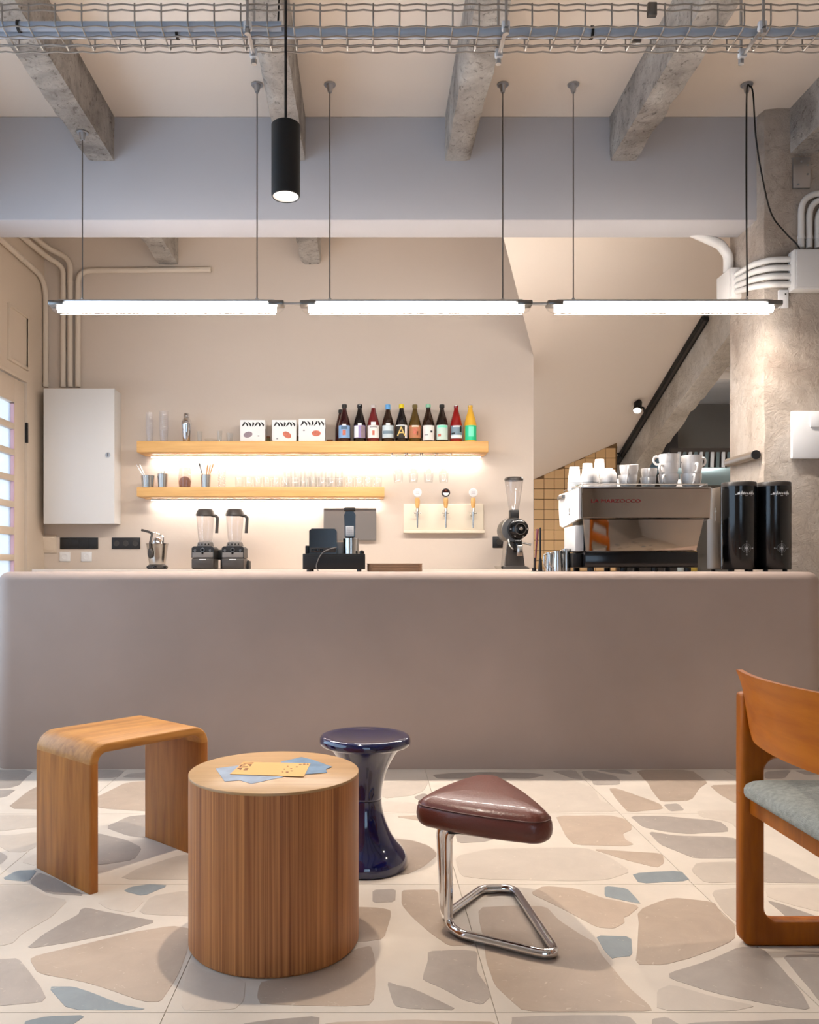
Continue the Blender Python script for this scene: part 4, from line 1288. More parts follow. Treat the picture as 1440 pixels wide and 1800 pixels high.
# ------------------------------------------------------------------ wooden chair at the right
ch = thing('wooden_chair', 'honey-coloured wooden chair with pale blue-grey woven seat', 'chair', (1.22, 1.9, 0))
def cl(x, y): return x - 1.22, y - 1.9
def chair_frame(yf):
    b = NB()
    x0, x1 = .994, 1.50
    outer = rrect(x0, x1, 0, .575, .03, 6); inner = rrect(x0 + .06, x1 - .06, .066, .497, .035, 6)
    rows = []
    e = .006
    for (y, o_) in ((yf, e), (yf + e, 0), (yf + .036, 0), (yf + .042, e)):
        oo = rrect(x0 + o_, x1 - o_, 0 + o_, .575 - o_, .03, 6); ii = rrect(x0 + .06 - o_, x1 - .06 + o_, .066 - o_, .497 + o_, .035, 6)
        rows.append(([b.verts.new((p[0] - 1.22, y - 1.9, p[1])) for p in oo], [b.verts.new((p[0] - 1.22, y - 1.9, p[1])) for p in ii]))
    n = len(outer)
    for r in range(3):
        for w_ in (0, 1):
            a, c_ = rows[r][w_], rows[r + 1][w_]
            for k in range(n): b.faces.new((a[k], a[(k + 1) % n], c_[(k + 1) % n], c_[k]))
    for r in (0, 3):
        a, c_ = rows[r]
        for k in range(n): b.faces.new((a[k], a[(k + 1) % n], c_[(k + 1) % n], c_[k]))
    return obj('side_frame', b, 'chair_wood', ch, smooth=50)
for yf in (2.15, 1.60):
    chair_frame(yf)
    b = NB(); box(b, .9932 - 1.22, 1.0548 - 1.22, yf - .0008 - 1.9, yf + .0428 - 1.9, .398, .672, .012, 4); obj('back_post', b, 'chair_wood', ch, smooth=50)
# curved plywood backrest
b = NB()
ny_, nz_ = 22, 12
def back_pt(u, v, off):
    """u 0..1 from far to near, v 0..1 from bottom to top"""
    y = 2.147 - .502 * u
    bow = .042 * 4 * u * (1 - u)
    z0_ = .548 - .0 ; z1_ = .738
    edge = min(u, 1 - u)
    rz_ = .03 * max(0, 1 - edge / .09) ** 2
    zb_, zt_ = z0_ + rz_ * .9 + .004 , z1_ - rz_ * .15
    z = zb_ + (zt_ - zb_) * v
    x = 1.022 - (z - .55) * .16 - bow + off
    x += .010 * (max(0, v - .55) / .45) ** 2 * -1
    return (x - 1.22, y - 1.9, z)
g0 = [[b.verts.new(back_pt(i / ny_, j / nz_, -.007)) for j in range(nz_ + 1)] for i in range(ny_ + 1)]
g1 = [[b.verts.new(back_pt(i / ny_, j / nz_, .007)) for j in range(nz_ + 1)] for i in range(ny_ + 1)]
for g in (g0, g1):
    for i in range(ny_):
        for j in range(nz_): b.faces.new((g[i][j], g[i + 1][j], g[i + 1][j + 1], g[i][j + 1]))
for i in range(ny_):
    for j in (0, nz_): b.faces.new((g0[i][j], g0[i + 1][j], g1[i + 1][j], g1[i][j]))
for j in range(nz_):
    for i in (0, ny_): b.faces.new((g0[i][j], g0[i][j + 1], g1[i][j + 1], g1[i][j]))
obj('backrest', b, 'chair_ply', ch, smooth=40)
# seat cushion (domed) and rails
b = NB(); rings = []
for (ins, z) in ((.010, .404), (.003, .407), (0, .415), (0, .426), (.004, .436), (.014, .444), (.035, .451), (.07, .456), (.12, .460), (.18, .462)):
    rings.append([b.verts.new((p[0] - 1.22, p[1] - 1.9, z)) for p in rrect(.982 + ins, 1.478 - ins, 1.648 + ins, 2.146 - ins, max(.038 - ins * .5, .01), 6)])
n = len(rings[0])
for i in range(len(rings) - 1):
    for k in range(n): b.faces.new((rings[i][k], rings[i][(k + 1) % n], rings[i + 1][(k + 1) % n], rings[i + 1][k]))
b.faces.new(rings[0]); b.faces.new(rings[-1])
obj('seat_cushion', b, 'fabric', ch, smooth=70)
for (xa_, xb_) in ((1.012, 1.034), (1.42, 1.442)):
    b = NB(); box(b, xa_ - 1.22, xb_ - 1.22, 1.643 - 1.9, 2.149 - 1.9, .352, .4035, .004); obj('seat_rail', b, 'chair_wood', ch)

# ------------------------------------------------------------------ bottles on the upper shelf
def glass_col(name, col, rough=.08):
    return plain(name, col, rough, spec=0.6, coat=0.6)
glass_col('gl_darkred', (52, 16, 18)); glass_col('gl_black', (16, 12, 14)); glass_col('gl_rose', (112, 34, 36)); glass_col('gl_brown', (44, 26, 16))
glass_col('gl_olive', (84, 62, 22)); glass_col('gl_red', (150, 24, 24)); glass_col('gl_yellow', (240, 184, 62)); glass_col('gl_dark', (34, 22, 16))
for n_, c_ in (('lb_blue', (140, 176, 220)), ('lb_violet', (158, 140, 190)), ('lb_white', (240, 234, 228)), ('lb_ice', (206, 218, 222)), ('lb_black', (52, 44, 34)), ('lb_orange', (196, 128, 88)), ('lb_mint', (206, 226, 214)), ('lb_slate', (128, 148, 160)), ('lb_green', (44, 210, 150)), ('lb_aqua', (130, 240, 200)), ('lb_gold', (226, 194, 112)), ('cap_blue', (106, 172, 228)), ('cap_yellow', (236, 212, 40)), ('cap_mint', (150, 206, 172)), ('cap_silver', (206, 196, 190)), ('cap_olive', (110, 92, 40)), ('cap_dark', (40, 38, 34))):
    plain(n_, c_, .55)
YBt = 6.17
def bottle_prof(r, H, sh):
    return [(r * .86, 0), (r, .006), (r, sh * .98), (r * .97, sh + .012), (r * .82, sh + .045), (r * .6, sh + .08), (r * .42, sh + .108), (r * .335, sh + .13), (r * .32, H - .02), (r * .37, H - .018), (r * .37, H)]
def bottle(xp, H, glass, lab, cap, label, marks=(), r=.047, lz=(.03, .125), sh=.128, Y=YBt, cap_h=.02, neck=None, lab_arc=1.1):
    t = thing('bottle', label, 'bottle', (px2x(xp, Y), Y, ZS1 + .0005), 0, 'bottles on the upper shelf')
    b = NB(); lathe(b, bottle_prof(r, H, sh), 28); obj('glass', b, glass, t, smooth=50)
    if lab:
        b = NB(); lathe(b, [(r + .0006, lz[0]), (r + .0009, lz[0] + .001), (r + .0009, lz[1])], 20, cap=False, a0=-PI / 2 - lab_arc, a1=-PI / 2 + lab_arc); L = obj('label', b, lab, t, smooth=50)
        for (u, z0_, z1_, w_, m_) in marks:   # patches printed on the label
            b = NB(); lathe(b, [(r + .0014, z0_), (r + .0014, z1_)], 8, cap=False, a0=-PI / 2 + u - w_, a1=-PI / 2 + u + w_); obj('label_print', b, m_, L, smooth=50)
    if neck:
        b = NB(); lathe(b, [(r * .345, H - .075), (r * .345, H - .019)], 18, cap=False); obj('neck_foil', b, neck, t, smooth=50)
    b = NB(); lathe(b, [(r * .40, H - cap_h), (r * .42, H - cap_h + .002), (r * .42, H + .003), (r * .34, H + .006), (0, H + .006)], 18, cap=False); obj('cap', b, cap, t, smooth=50)
    return t
bottle(599, .262, 'gl_darkred', None, 'cap_dark', 'dark bottle half hidden behind the leftmost labelled bottle', r=.042, Y=6.26, sh=.12)
bottle(605.5, .285, 'gl_darkred', 'lb_blue', 'cap_dark', 'dark red bottle with light blue label, leftmost in the row', [(0, .05, .09, .25, 'salmon'), (0, .095, .118, .5, 'paper_deepblue'), (0, .122, .135, .3, 'white_paper')], neck='cap_dark')
bottle(632.5, .285, 'gl_black', 'lb_violet', 'black_gloss', 'black bottle with white and violet label', [(-.62, .034, .122, .42, 'white_paper'), (.6, .034, .122, .4, 'plum'), (0, .124, .14, .3, 'white_paper')], neck='black_gloss')
bottle(656.5, .281, 'gl_rose', 'lb_white', 'cap_silver', 'rose-red bottle with square white label', [(0, .05, .085, .18, 'salmon'), (0, .108, .114, .6, 'grey_print'), (0, .126, .15, .38, 'white_paper')], r=.048)
bottle(682, .284, 'gl_brown', 'lb_ice', 'cap_blue', 'brown bottle with sky blue cap and ice-grey label', [(0, .126, .14, .34, 'white_paper'), (0, .06, .085, .9, 'lb_slate')], cap_h=.034)
b5 = bottle(706, .286, 'gl_black', 'lb_black', 'cap_yellow', 'dark bottle with yellow cap and big letter A on its label', [(.78, .03, .122, .26, 'white_paper'), (0, .121, .128, 1.0, 'white_paper')], cap_h=.026)
lettering('letter', 'A', .10, 'lb_gold', b5, (-.004, -.0492, .074))
bottle(729.5, .283, 'gl_olive', 'lb_orange', 'cap_olive', 'olive bottle with orange-brown label', [(0, .06, .10, .3, 'salmon'), (.35, .05, .08, .14, 'brown_dry'), (0, .112, .124, .55, 'cream')], neck='cap_olive')
bottle(753, .285, 'gl_brown', 'lb_white', 'cap_mint', 'brown bottle with pale green cap and plain white label', [(.45, .07, .085, .17, 'ink'), (-.4, .05, .056, .3, 'grey_print')], neck='cap_dark', lz=(.012, .125))
bottle(777, .284, 'gl_dark', 'lb_mint', 'cap_dark', 'dark brown bottle with white label edged in mint green', [(0, .108, .124, .8, 'lb_aqua'), (-.5, .04, .06, .25, 'salmon')], neck='gl_dark', lz=(.016, .128))
bottle(802, .280, 'gl_red', 'lb_slate', 'clear', 'bright red bottle with slate and white label', [(0, .03, .052, 1.1, 'white_paper'), (.7, .075, .118, .2, 'ink'), (-.6, .06, .07, .3, 'ink'), (0, .112, .122, .6, 'white_paper')], r=.046, lz=(.026, .124), sh=.13)
bottle(827, .282, 'gl_yellow', 'lb_green', 'clear', 'yellow bottle with vivid green label at the right end', [(0, .04, .115, .4, 'lb_aqua')], r=.047, lz=(.012, .125), sh=.132)

# ------------------------------------------------------------------ printed boxes, shaker and glasses on the upper shelf
def carton(xp0, xp1, yp, label, blob, blobmat, small, Y=6.15):
    X0, X1 = px2x(xp0, Y), px2x(xp1, Y); H = px2z(yp, Y) - ZS1
    W = X1 - X0
    t = thing('carton', label, 'box', (X0, Y, ZS1 + .0005), 0, 'printed white cartons on the shelf')
    b = NB(); box(b, 0, W, 0, .085, 0, H, .004); obj('box', b, 'white_paper', t)
    # band of black brush strokes along the top
    for k in range(7):
        cx = W * (.12 + .76 * k / 6); lean = [.3, -.35, -.3, .1, .35, -.2, -.3][k]
        b = NB(); pts = []
        for q in range(9):
            s = q / 8; zz = H * (.70 + .20 * s); pts.append((cx + lean * .06 * (s - .5) + .006 * math.sin(PI * s), zz))
        poly = [(x - .0075 * math.sin(PI * (i + .6) / 9.4), z_) for i, (x, z_) in enumerate(pts)] + [(x + .0075 * math.sin(PI * (i + .6) / 9.4), z_) for i, (x, z_) in reversed(list(enumerate(pts)))]
        prism(b, poly, -.0012, -.0004, XZ); obj('brush_stroke', b, 'ink', t, smooth=0)
    bx, bz, ang = blob
    b = NB(); pl_ = []
    for q in range(20):
        a = 2 * PI * q / 20; ex, ez = .034 * math.cos(a), .022 * math.sin(a)
        pl_.append((W * bx + ex * math.cos(ang) - ez * math.sin(ang), H * bz + ex * math.sin(ang) + ez * math.cos(ang)))
    prism(b, pl_, -.0012, -.0004, XZ); obj('printed_fruit', b, blobmat, t, smooth=0)
    b = NB(); prism(b, [(W * small[0] + .008 * math.cos(2 * PI * q / 10), H * small[1] + .004 * math.sin(2 * PI * q / 10)) for q in range(10)], -.0012, -.0004, XZ); obj('printed_dot', b, 'grey_print', t, smooth=0)
    b = NB(); box(b, W + .0004, W + .001, .012, .03, .0, H * .6); obj('side_print', b, 'brown_ink', t, smooth=0)
carton(422, 466, 738, 'white carton with black strokes and a grey oval, left of three', (.32, .34, .25), 'plum', (.74, .28))
carton(478, 521, 738, 'white carton with black strokes and a pink oval, middle of three', (.62, .33, -.55), 'salmon', (.22, .16))
carton(525, 572, 736, 'white carton with black strokes and an orange oval, right of three', (.66, .38, 0), 'salmon', (.2, .5))
for (xp, w_, h_, lab) in ((472, .022, .06, 'small brown tin between the left and middle cartons'), (523, .02, .062, 'small brown tin between the middle and right cartons'), (580, .045, .034, 'low brown tin beside the dark bottles')):
    b = NB(); box(b, -w_ / 2, w_ / 2, -.02, .02, 0, h_, .004); t = tag(obj('small_tin', b, 'cap_olive', None, loc=(px2x(xp, 6.26), 6.26, ZS1 + .0005)), lab, 'tin')
    b = NB(); box(b, -w_ / 2 - .001, w_ / 2 + .001, -.021, .021, h_ - .012, h_ + .001, .002); obj('lid', b, 'brown_dry', t)
def tumbler(name, r0, r1, H, xp, Y, Z, label, cat='glass', group=None, mat='clear', wall=.0022, foot=.005):
    b = NB(); lathe(b, [(0, .0), (r0, 0), (r1, H), (r1 - wall, H), (r0 - wall, foot), (0, foot)], 20, cap=False)
    o = obj(name, b, mat, None, smooth=50, loc=(px2x(xp, Y), Y, Z + .0005)); tag(o, label, cat, group)
    return o
plain('acrylic_mist', (226, 222, 222), .2)
thin_glass('stack_glass', (253, 253, 254), .1, body=.10, bodycol=(245, 245, 248))
for (xp, r, H, lab) in ((263, .027, .225, 'tall stack of clear cups at the left end of the upper shelf'), (288, .033, .235, 'wider tall stack of clear cups left of the shaker')):
    t = thing('cup_stack', lab, 'cups', (px2x(xp, 6.16), 6.16, ZS1 + .0005))
    b = NB(); lathe(b, [(0, 0), (r * .8, 0), (r * .98, .1), (r * .94, .1), (r * .76, .004), (0, .004)], 24, cap=False); obj('cup', b, 'stack_glass', t)
    for k in range(9):
        z0_ = .012 * (k + 1) + .016
        zt = .1 + (H - .1) * (k + 1) / 9
        b = NB(); lathe(b, [(r * .985, zt - .012), (r * 1.02, zt - .002), (r * 1.02, zt), (r * .96, zt), (r * .93, zt - .012)], 24, cap=False); obj('cup_rim', b, 'stack_glass', t)
sk = thing('cocktail_shaker', 'polished steel cocktail shaker on the upper shelf', 'shaker', (px2x(328, 6.16), 6.16, ZS1 + .0005))
b = NB(); lathe(b, [(.026, 0), (.028, .003), (.037, .12), (.038, .135)], 32); obj('cup', b, 'chrome', sk, smooth=60)
b = NB(); lathe(b, [(.0385, .136), (.0385, .148), (.034, .165), (.026, .178), (.022, .186)], 32); obj('shoulder', b, 'chrome', sk, smooth=60)
b = NB(); lathe(b, [(.0225, .187), (.0225, .215), (.018, .221), (0, .222)], 24); obj('cap', b, 'chrome', sk, smooth=60)
tumbler('shot_glass', .018, .022, .085, 351, 6.17, ZS1, 'small clear glass right of the shaker')
tumbler('shot_glass', .017, .021, .09, 386, 6.17, ZS1, 'small clear glass in front of the left carton')
tumbler('shot_glass', .022, .026, .075, 404, 6.19, ZS1, 'wider clear glass touching the left carton')
tumbler('glass_bowl', .03, .05, .03, 371, 6.2, ZS1, 'low clear dish between two small glasses', 'dish')
# ------------------------------------------------------------------ lower shelf
def steel_cup(xp, r0, r1, H, lab, name='steel_cup', Y=6.16, Z=None, mat='steel'):
    t = thing(name, lab, 'cup', (px2x(xp, Y), Y, (ZS2 if Z is None else Z) + .0005))
    b = NB(); lathe(b, [(0, 0), (r0, 0), (r1, H), (r1 + .0015, H + .001), (r1 - .002, H), (r0 - .002, .003), (0, .003)], 28, cap=False); obj('cup', b, mat, t, smooth=50)
    return t
t = steel_cup(260, .043, .052, .092, 'steel pot with two metal sticks leaning out to the left')
for (dx, z1_) in ((-.085, .175), (-.062, .178)):
    b = NB(); cyl(b, (.01, 0, .01), (dx, 0, z1_), .0028, 8); obj('stick', b, 'steel', t)
t = steel_cup(286, .034, .040, .105, 'slim steel cup next to the pot with metal sticks')
for (dx, z1_) in ((.012, .13), (-.01, .125)):
    b = NB(); cyl(b, (0, 0, .01), (dx, 0, z1_), .003, 8); obj('straw', b, 'steel', t)
t = steel_cup(362, .034, .039, .098, 'steel cup holding wooden spoons and a black stirrer')
for (dx, dy, z1_, m_, r2) in ((-.045, 0, .165, 'black_matt', .004), (.05, 0, .165, 'copper_wood', .004), (.028, .01, .155, 'copper_wood', .004), (.012, -.01, .15, 'copper_wood', .004)):
    tp = Vector((dx, dy, z1_))
    b = NB(); cyl(b, (0, dy, .01), tp, .0035, 8)
    if m_ == 'copper_wood':
        lathe(b, [(0, -.03), (.008, -.022), (.012, 0), (.008, .02), (0, .026)], 12, mat=Matrix.Translation(tp) @ (tp - Vector((0, dy, .01))).to_track_quat('Z', 'Y').to_matrix().to_4x4() @ Matrix.Diagonal((1, .45, 1, 1)))
    else: cyl(b, tp, tp + Vector((-.006, 0, .022)), .006, 8)
    obj('utensil', b, m_, t)
bg = thing('snack_bag', 'clear pouch of brown dried fruit between the steel cups', 'bag', (px2x(325, 6.17), 6.17, ZS2 + .0005))
b = NB(); lathe(b, [(.026, 0), (.046, .01), (.05, .05), (.048, .09), (.044, .125), (.044, .15)], 16, mat=Matrix.Diagonal((1, .5, 1, 1))); obj('pouch', b, 'bag_clear', bg)
b = NB(); lathe(b, [(.02, .003), (.042, .012), (.045, .05), (.035, .075), (.016, .088), (0, .09)], 14, mat=Matrix.Diagonal((1, .45, 1, 1))); obj('contents', b, 'brown_dry', bg)
b = NB(); lathe(b, [(0, 0), (.028, 0), (.031, .15), (.029, .15), (.026, .004), (0, .004)], 20, cap=False)
pt = tag(obj('patterned_tumbler', b, 'clear', None, loc=(px2x(390, 6.16), 6.16, ZS2 + .0005)), 'tall glass with white dots beside the spoon cup', 'glass')
for k in range(24):
    a = -PI + PI * ((k * .37) % 1); zz = .012 + .13 * k / 24
    b = NB(); lathe(b, [(0, 0), (.004, 0), (.004, .0008), (0, .0008)], 8, mat=Matrix.Translation((.0305 * math.cos(a), .0305 * math.sin(a), zz)) @ Vector((math.cos(a), math.sin(a), 0)).to_track_quat('Z', 'Y').to_matrix().to_4x4()); obj('dot', b, 'white_paper', pt)
ORD = ['first', 'second', 'third', 'fourth', 'fifth', 'sixth', 'seventh', 'eighth', 'ninth', 'tenth', 'eleventh', 'twelfth', 'thirteenth', 'fourteenth', 'fifteenth', 'last']
def place(proto, xp, Y, Z, label, group):
    o = copy_tree(proto) if proto.get('used') else proto
    proto['used'] = 1
    o.location = (px2x(xp, Y), Y, Z + .0005); tag(o, label, 'glass', group)
    return o
b = NB(); lathe(b, [(0, 0), (.026, 0), (.031, .01), (.033, .07), (.034, .082), (.032, .082), (.030, .07), (.028, .008), (0, .007)], 18, cap=False)
lowg = obj('drinking_glass', b, 'clear', None, smooth=60)
for k in range(16):
    place(lowg, 421 + k * 16.2, 6.135, ZS2, ORD[k] + ' short clear tumbler from the left in the front row on the lower shelf', 'short tumblers, front row')
b = NB(); lathe(b, [(0, 0), (.027, 0), (.029, .01), (.032, .165), (.030, .165), (.027, .01), (0, .009)], 18, cap=False)
tallg = obj('drinking_glass', b, 'clear', None, smooth=60)
for k in range(6):
    place(tallg, 506 + k * 18, 6.24, ZS2, ORD[k] + ' tall clear glass from the left behind the short tumblers', 'tall glasses, back row')
for g_ in (lowg, tallg): del g_['used']
# hanging glasses below the upper shelf
rk = thing('glass_rack', 'dark wire glass rack under the right end of the upper shelf', 'rack', (px2x(697, 6.14), 6.14, ZS1b))
for k in range(4):
    x0 = k * .115 - .035
    b = NB(); tube(b, fillet([(x0, -.03, -.001), (x0, -.03, -.016), (x0, .13, -.016), (x0 + .10, .13, -.016), (x0 + .10, -.03, -.016), (x0 + .10, -.03, -.001)], .012, 4), .003, 6); obj('loop', b, 'steel_dark', rk)
b = NB(); lathe(b, [(0, 0), (.034, -.001), (.034, -.003), (.006, -.006), (.0038, -.012), (.0038, -.075), (.012, -.086), (.030, -.105), (.037, -.135), (.034, -.175), (.030, -.195), (.0286, -.195), (.0326, -.175), (.0355, -.135), (.029, -.107), (.010, -.09), (0, -.0885)], 20, cap=False)
wg = obj('wine_glass', b, 'clear', None, smooth=60)
for k, dx in enumerate((0, .115, .23, .345)):
    o = wg if k == 0 else copy_tree(wg)
    for y in (0,):
        o.location = (px2x(697, 6.14) + dx + .015, 6.17, ZS1b - .0225); tag(o, ['leftmost', 'second from the left', 'third from the left', 'rightmost'][k] + ' wine glass hanging upside down under the shelf', 'glass', 'hanging wine glasses')
# ------------------------------------------------------------------ beer tap board on the wall
tb = thing('tap_board', 'white wall board with drip ledge and three beverage taps', 'tap', (px2x(710, 6.26), YB, px2z(937, 6.26)))
W = px2x(852, 6.26) - px2x(710, 6.26); H = px2z(885, 6.26) - px2z(937, 6.26)
b = NB(); box(b, 0, W, -.016, -.0005, .006, H, .006); obj('board', b, 'cream', tb)
b = NB(); box(b, -.002, W + .002, -.07, -.0165, 0, .012, .004); box(b, -.002, W + .002, -.07, -.066, .010, .022, .0015); obj('drip_tray', b, 'cream', tb)
for k, (xp, m1, m2) in enumerate(((734, 'white_paper', None), (784, 'gl_darkred', 'white_paper'), (832, 'white_paper', None))):
    cx = px2x(xp, 6.22) - tb.location.x
    z = lambda y: px2z(y, 6.22) - tb.location.z
    b = NB(); cyl(b, (cx, -.017, z(905)), (cx, -.09, z(903)), .011, 14); cyl(b, (cx, -.092, z(898)), (cx, -.092, z(928)), .0095, 14, .005)
    cyl(b, (cx, -.092, z(899)), (cx, -.092, z(893)), .014, 14, .008); cyl(b, (cx - .028, -.092, z(902)), (cx + .028, -.092, z(902)), .005, 10)
    tp = obj('tap', b, 'steel', tb)
    b = NB(); lathe(b, [(.011, 0), (.016, .02), (.019, .05), (.017, .072), (.012, .08)], 18, mat=Matrix.Translation((cx, -.092, z(893)))); obj('handle', b, 'oak_shelf', tp)
    b = NB(); lathe(b, [(0, -.008), (.03, -.008), (.033, -.005), (.033, .005), (.03, .008), (0, .008)], 28, mat=Matrix.Translation((cx, -.092, z(866))) @ Matrix.Rotation(PI / 2, 4, 'X')); md = obj('medallion', b, 'black_plastic' if k == 1 else 'white_gloss', tp)
    b = NB(); lathe(b, [(0, 0), (.026, 0), (.026, .0012), (0, .0012)], 24, mat=Matrix.Translation((cx, -.1003, z(866))) @ Matrix.Rotation(PI / 2, 4, 'X')); obj('badge', b, m1 if k != 2 else 'cabinet_white', md)
    if m2:
        b = NB(); prism(b, [(cx + .024 * math.cos(a), z(866) + .024 * math.sin(a)) for a in [PI + PI * q / 12 for q in range(13)]], -.1022, -.1016, XZ); obj('badge_print', b, m2, md, smooth=0)
        b = NB(); prism(b, [(cx + .008 * math.cos(a), z(862) + .006 * math.sin(a)) for a in [2 * PI * q / 12 for q in range(12)]], -.1022, -.1016, XZ); obj('badge_dot', b, 'brown_dry', md, smooth=0)
    else:
        for q in range(3):
            b = NB(); box(b, cx - .014, cx + .014, -.1022, -.1016, z(866) - .009 + q * .008, z(866) - .007 + q * .008); obj('badge_print', b, 'grey_print' if k == 0 else 'plum', md, smooth=0)
# ------------------------------------------------------------------ grey wall screen
scn = thing('wall_screen', 'flat grey screen on the wall above the cash drawer', 'screen', (px2x(569, 6.27), 6.27, px2z(950, 6.27)))
W = (661.5 - 569) * 6.27 / F; H = (950 - 893) * 6.27 / F
b = NB(); box(b, 0, W, 0, .03, 0, H, .004); obj('casing', b, 'grey_plate', scn)
b = NB(); box(b, .006, W - .006, -.0012, -.0002, .006, H - .006); obj('panel', b, 'grey_plate', scn, smooth=0)
b = NB(); box(b, W / 2 - .04, W / 2 + .04, .0305, YB - 6.27 - .0005, H / 2 - .04, H / 2 + .04, .002); obj('wall_mount', b, 'black_matt', scn)
# ------------------------------------------------------------------ citrus press
cj = thing('citrus_press', 'steel electric citrus press with lever arm on the back counter', 'juicer', (px2x(276.5, 5.98), 5.98, Z_BC + .0005))
b = NB(); lathe(b, [(.066, 0), (.072, .004), (.072, .022), (.062, .03), (.058, .034)], 32); obj('base', b, 'charcoal', cj)
for k in range(6):
    a = 2 * PI * k / 6 - .5; c_ = NB(); lathe(c_, [(0, 0), (.012, 0), (.014, .006), (.012, .014), (0, .016)], 12, mat=Matrix.Translation((.066 * math.cos(a), .066 * math.sin(a), .006))); obj('foot_knob', c_, 'black_gloss', cj)
b = NB(); lathe(b, [(.058, .034), (.066, .08), (.078, .178), (.083, .184), (.083, .188), (.076, .188), (.07, .18), (0, .17)], 36, cap=False); obj('housing', b, 'steel', cj, smooth=50)
b = NB(); lathe(b, [(.0, .17), (.042, .172), (.04, .2), (.026, .225), (0, .238)], 24, cap=False); obj('cone_cover', b, 'chrome', cj)
b = NB(); tube(b, fillet([(-.03, -.07, .12), (-.03, -.085, .19), (-.02, -.06, .262), (-.06, -.06, .275), (-.10, -.06, .285)], .03, 6), [.010] * 26 if False else .009, 10); obj('lever', b, 'charcoal', cj)
b = NB(); tube(b, fillet([(.045, 0, .185), (.045, 0, .24), (0, 0, .262), (-.02, -.05, .262)], .03, 6), .006, 8); obj('arm', b, 'chrome', cj)
b = NB(); lathe(b, [(0, -.004), (.018, -.004), (.02, .0), (.014, .006), (0, .008)], 20, mat=Matrix.Translation((-.03, -.079, .115)) @ Matrix.Rotation(PI / 2, 4, 'X') @ Matrix.Diagonal((1, 2.0, 1, 1))); obj('spout', b, 'charcoal', cj)
# ------------------------------------------------------------------ two blenders
def blender(xp, label):
    Y = 5.95
    t = thing('blender', label, 'blender', (px2x(xp, Y), Y, Z_BC + .0005), 0, 'blenders on the back counter')
    s = Y / F
    hw = 19.5 * s
    b = NB(); box(b, -hw, hw, -.10, .09, 0, 19 * s, .012, 3); obj('lower_base', b, 'charcoal', t)
    b = NB(); prism(b, [(-hw, 0), (hw, 0), (hw * .98, 17 * s), (hw * .8, 20 * s), (-hw * .8, 20 * s), (-hw * .98, 17 * s)], -.095, .085, Matrix.Translation((0, 0, 19.3 * s)) @ XZ)
    up = obj('control_housing', b, 'black_plastic', t)
    b = NB(); box(b, -hw * .92, hw * .92, -.0985, -.0955, 20 * s, 29 * s, .001); obj('control_panel', b, 'grey_plate', up)
    b = NB(); box(b, -hw * .3, hw * .3, -.1012, -.1003, 15.5 * s, 17 * s); obj('logo_strip', b, 'white_print', t, smooth=0)
    for (cx, cz, r) in ((0, 33, .017), (-.055, 32, .01), (.055, 32, .01), (0, 27.5, .007)):
        b = NB(); lathe(b, [(0, 0), (r, 0), (r * .9, .012), (0, .012)], 18, mat=Matrix.Translation((cx, -.0953 if cz > 30 else -.0986, cz * s)) @ Matrix.Rotation(PI / 2, 4, 'X')); kn = obj('knob', b, 'steel_dark' if cz > 30 else 'black_gloss', up)
        if r > .015:
            b = NB(); lathe(b, [(0, 0), (.009, 0), (.009, .001), (0, .001)], 14, mat=Matrix.Translation((cx, -.1074, cz * s)) @ Matrix.Rotation(PI / 2, 4, 'X')); obj('knob_face', b, 'black_gloss', kn)
    # jug: collar, clear body, lid, handle
    b = NB(); lathe(b, [(.06, 39.4 * s), (.062, 41 * s), (.055, 47 * s), (.048, 48 * s)], 8); obj('jug_collar', b, 'grey_plate', t)
    for k in range(4):
        b = NB(); lathe(b, [(0, -.006), (.006, 0), (0, .008)], 8, mat=Matrix.Translation((-.036 + k * .024, -.062, 43 * s))); obj('coupling_tooth', b, 'black_gloss', t)
    b = NB(); lathe(b, [(.045, 48.1 * s), (.052, 55 * s), (.066, 95 * s), (.0645, 95 * s), (.05, 55 * s), (.043, 48.3 * s)], 24, cap=False); obj('jug', b, 'jug', t, smooth=60)
    b = NB(); lathe(b, [(.066, 93.5 * s), (.07, 94.5 * s), (.062, 101 * s), (.05, 105 * s), (0, 105.5 * s)], 24, cap=False); obj('lid', b, 'charcoal', t, smooth=50)
    b = NB(); tube(b, fillet([(.045, 0, 95 * s), (.078, 0, 93 * s), (.090, 0, 90 * s), (.083, 0, 63 * s)], .015, 4), [.011] * 30 if False else .0115, 10); obj('handle', b, 'charcoal', t)
    return t
blender(361, 'black blender with empty clear jug, left of the pair')
blender(413, 'black blender with empty clear jug, right of the pair')
b = NB(); box(b, -.05, .05, -.03, .03, 0, .075, .004)
bx = tag(obj('speed_control_box', b, 'black_matt', None, loc=(px2x(390.5, 6.1), 6.1, Z_BC + .07)), 'small black box standing between the two blenders', 'box')
b = NB(); cyl(b, (0, 0, -.066), (0, 0, -.0005), .012, 10); box(b, -.05, .05, -.03, .03, -.0695, -.066, .002); obj('stand', b, 'black_matt', bx)
b = NB(); box(b, -.012, .012, -.05, .05, 0, .06, .003); bx = tag(obj('tamper_rest', b, 'black_matt', None, loc=(px2x(436.5, 6.05), 6.05, Z_BC + .0005)), 'small black block at the right of the blenders', 'block')
b = NB(); cyl(b, (0, 0, .0605), (0, 0, .064), .008, 10); obj('button', b, 'charcoal', bx)
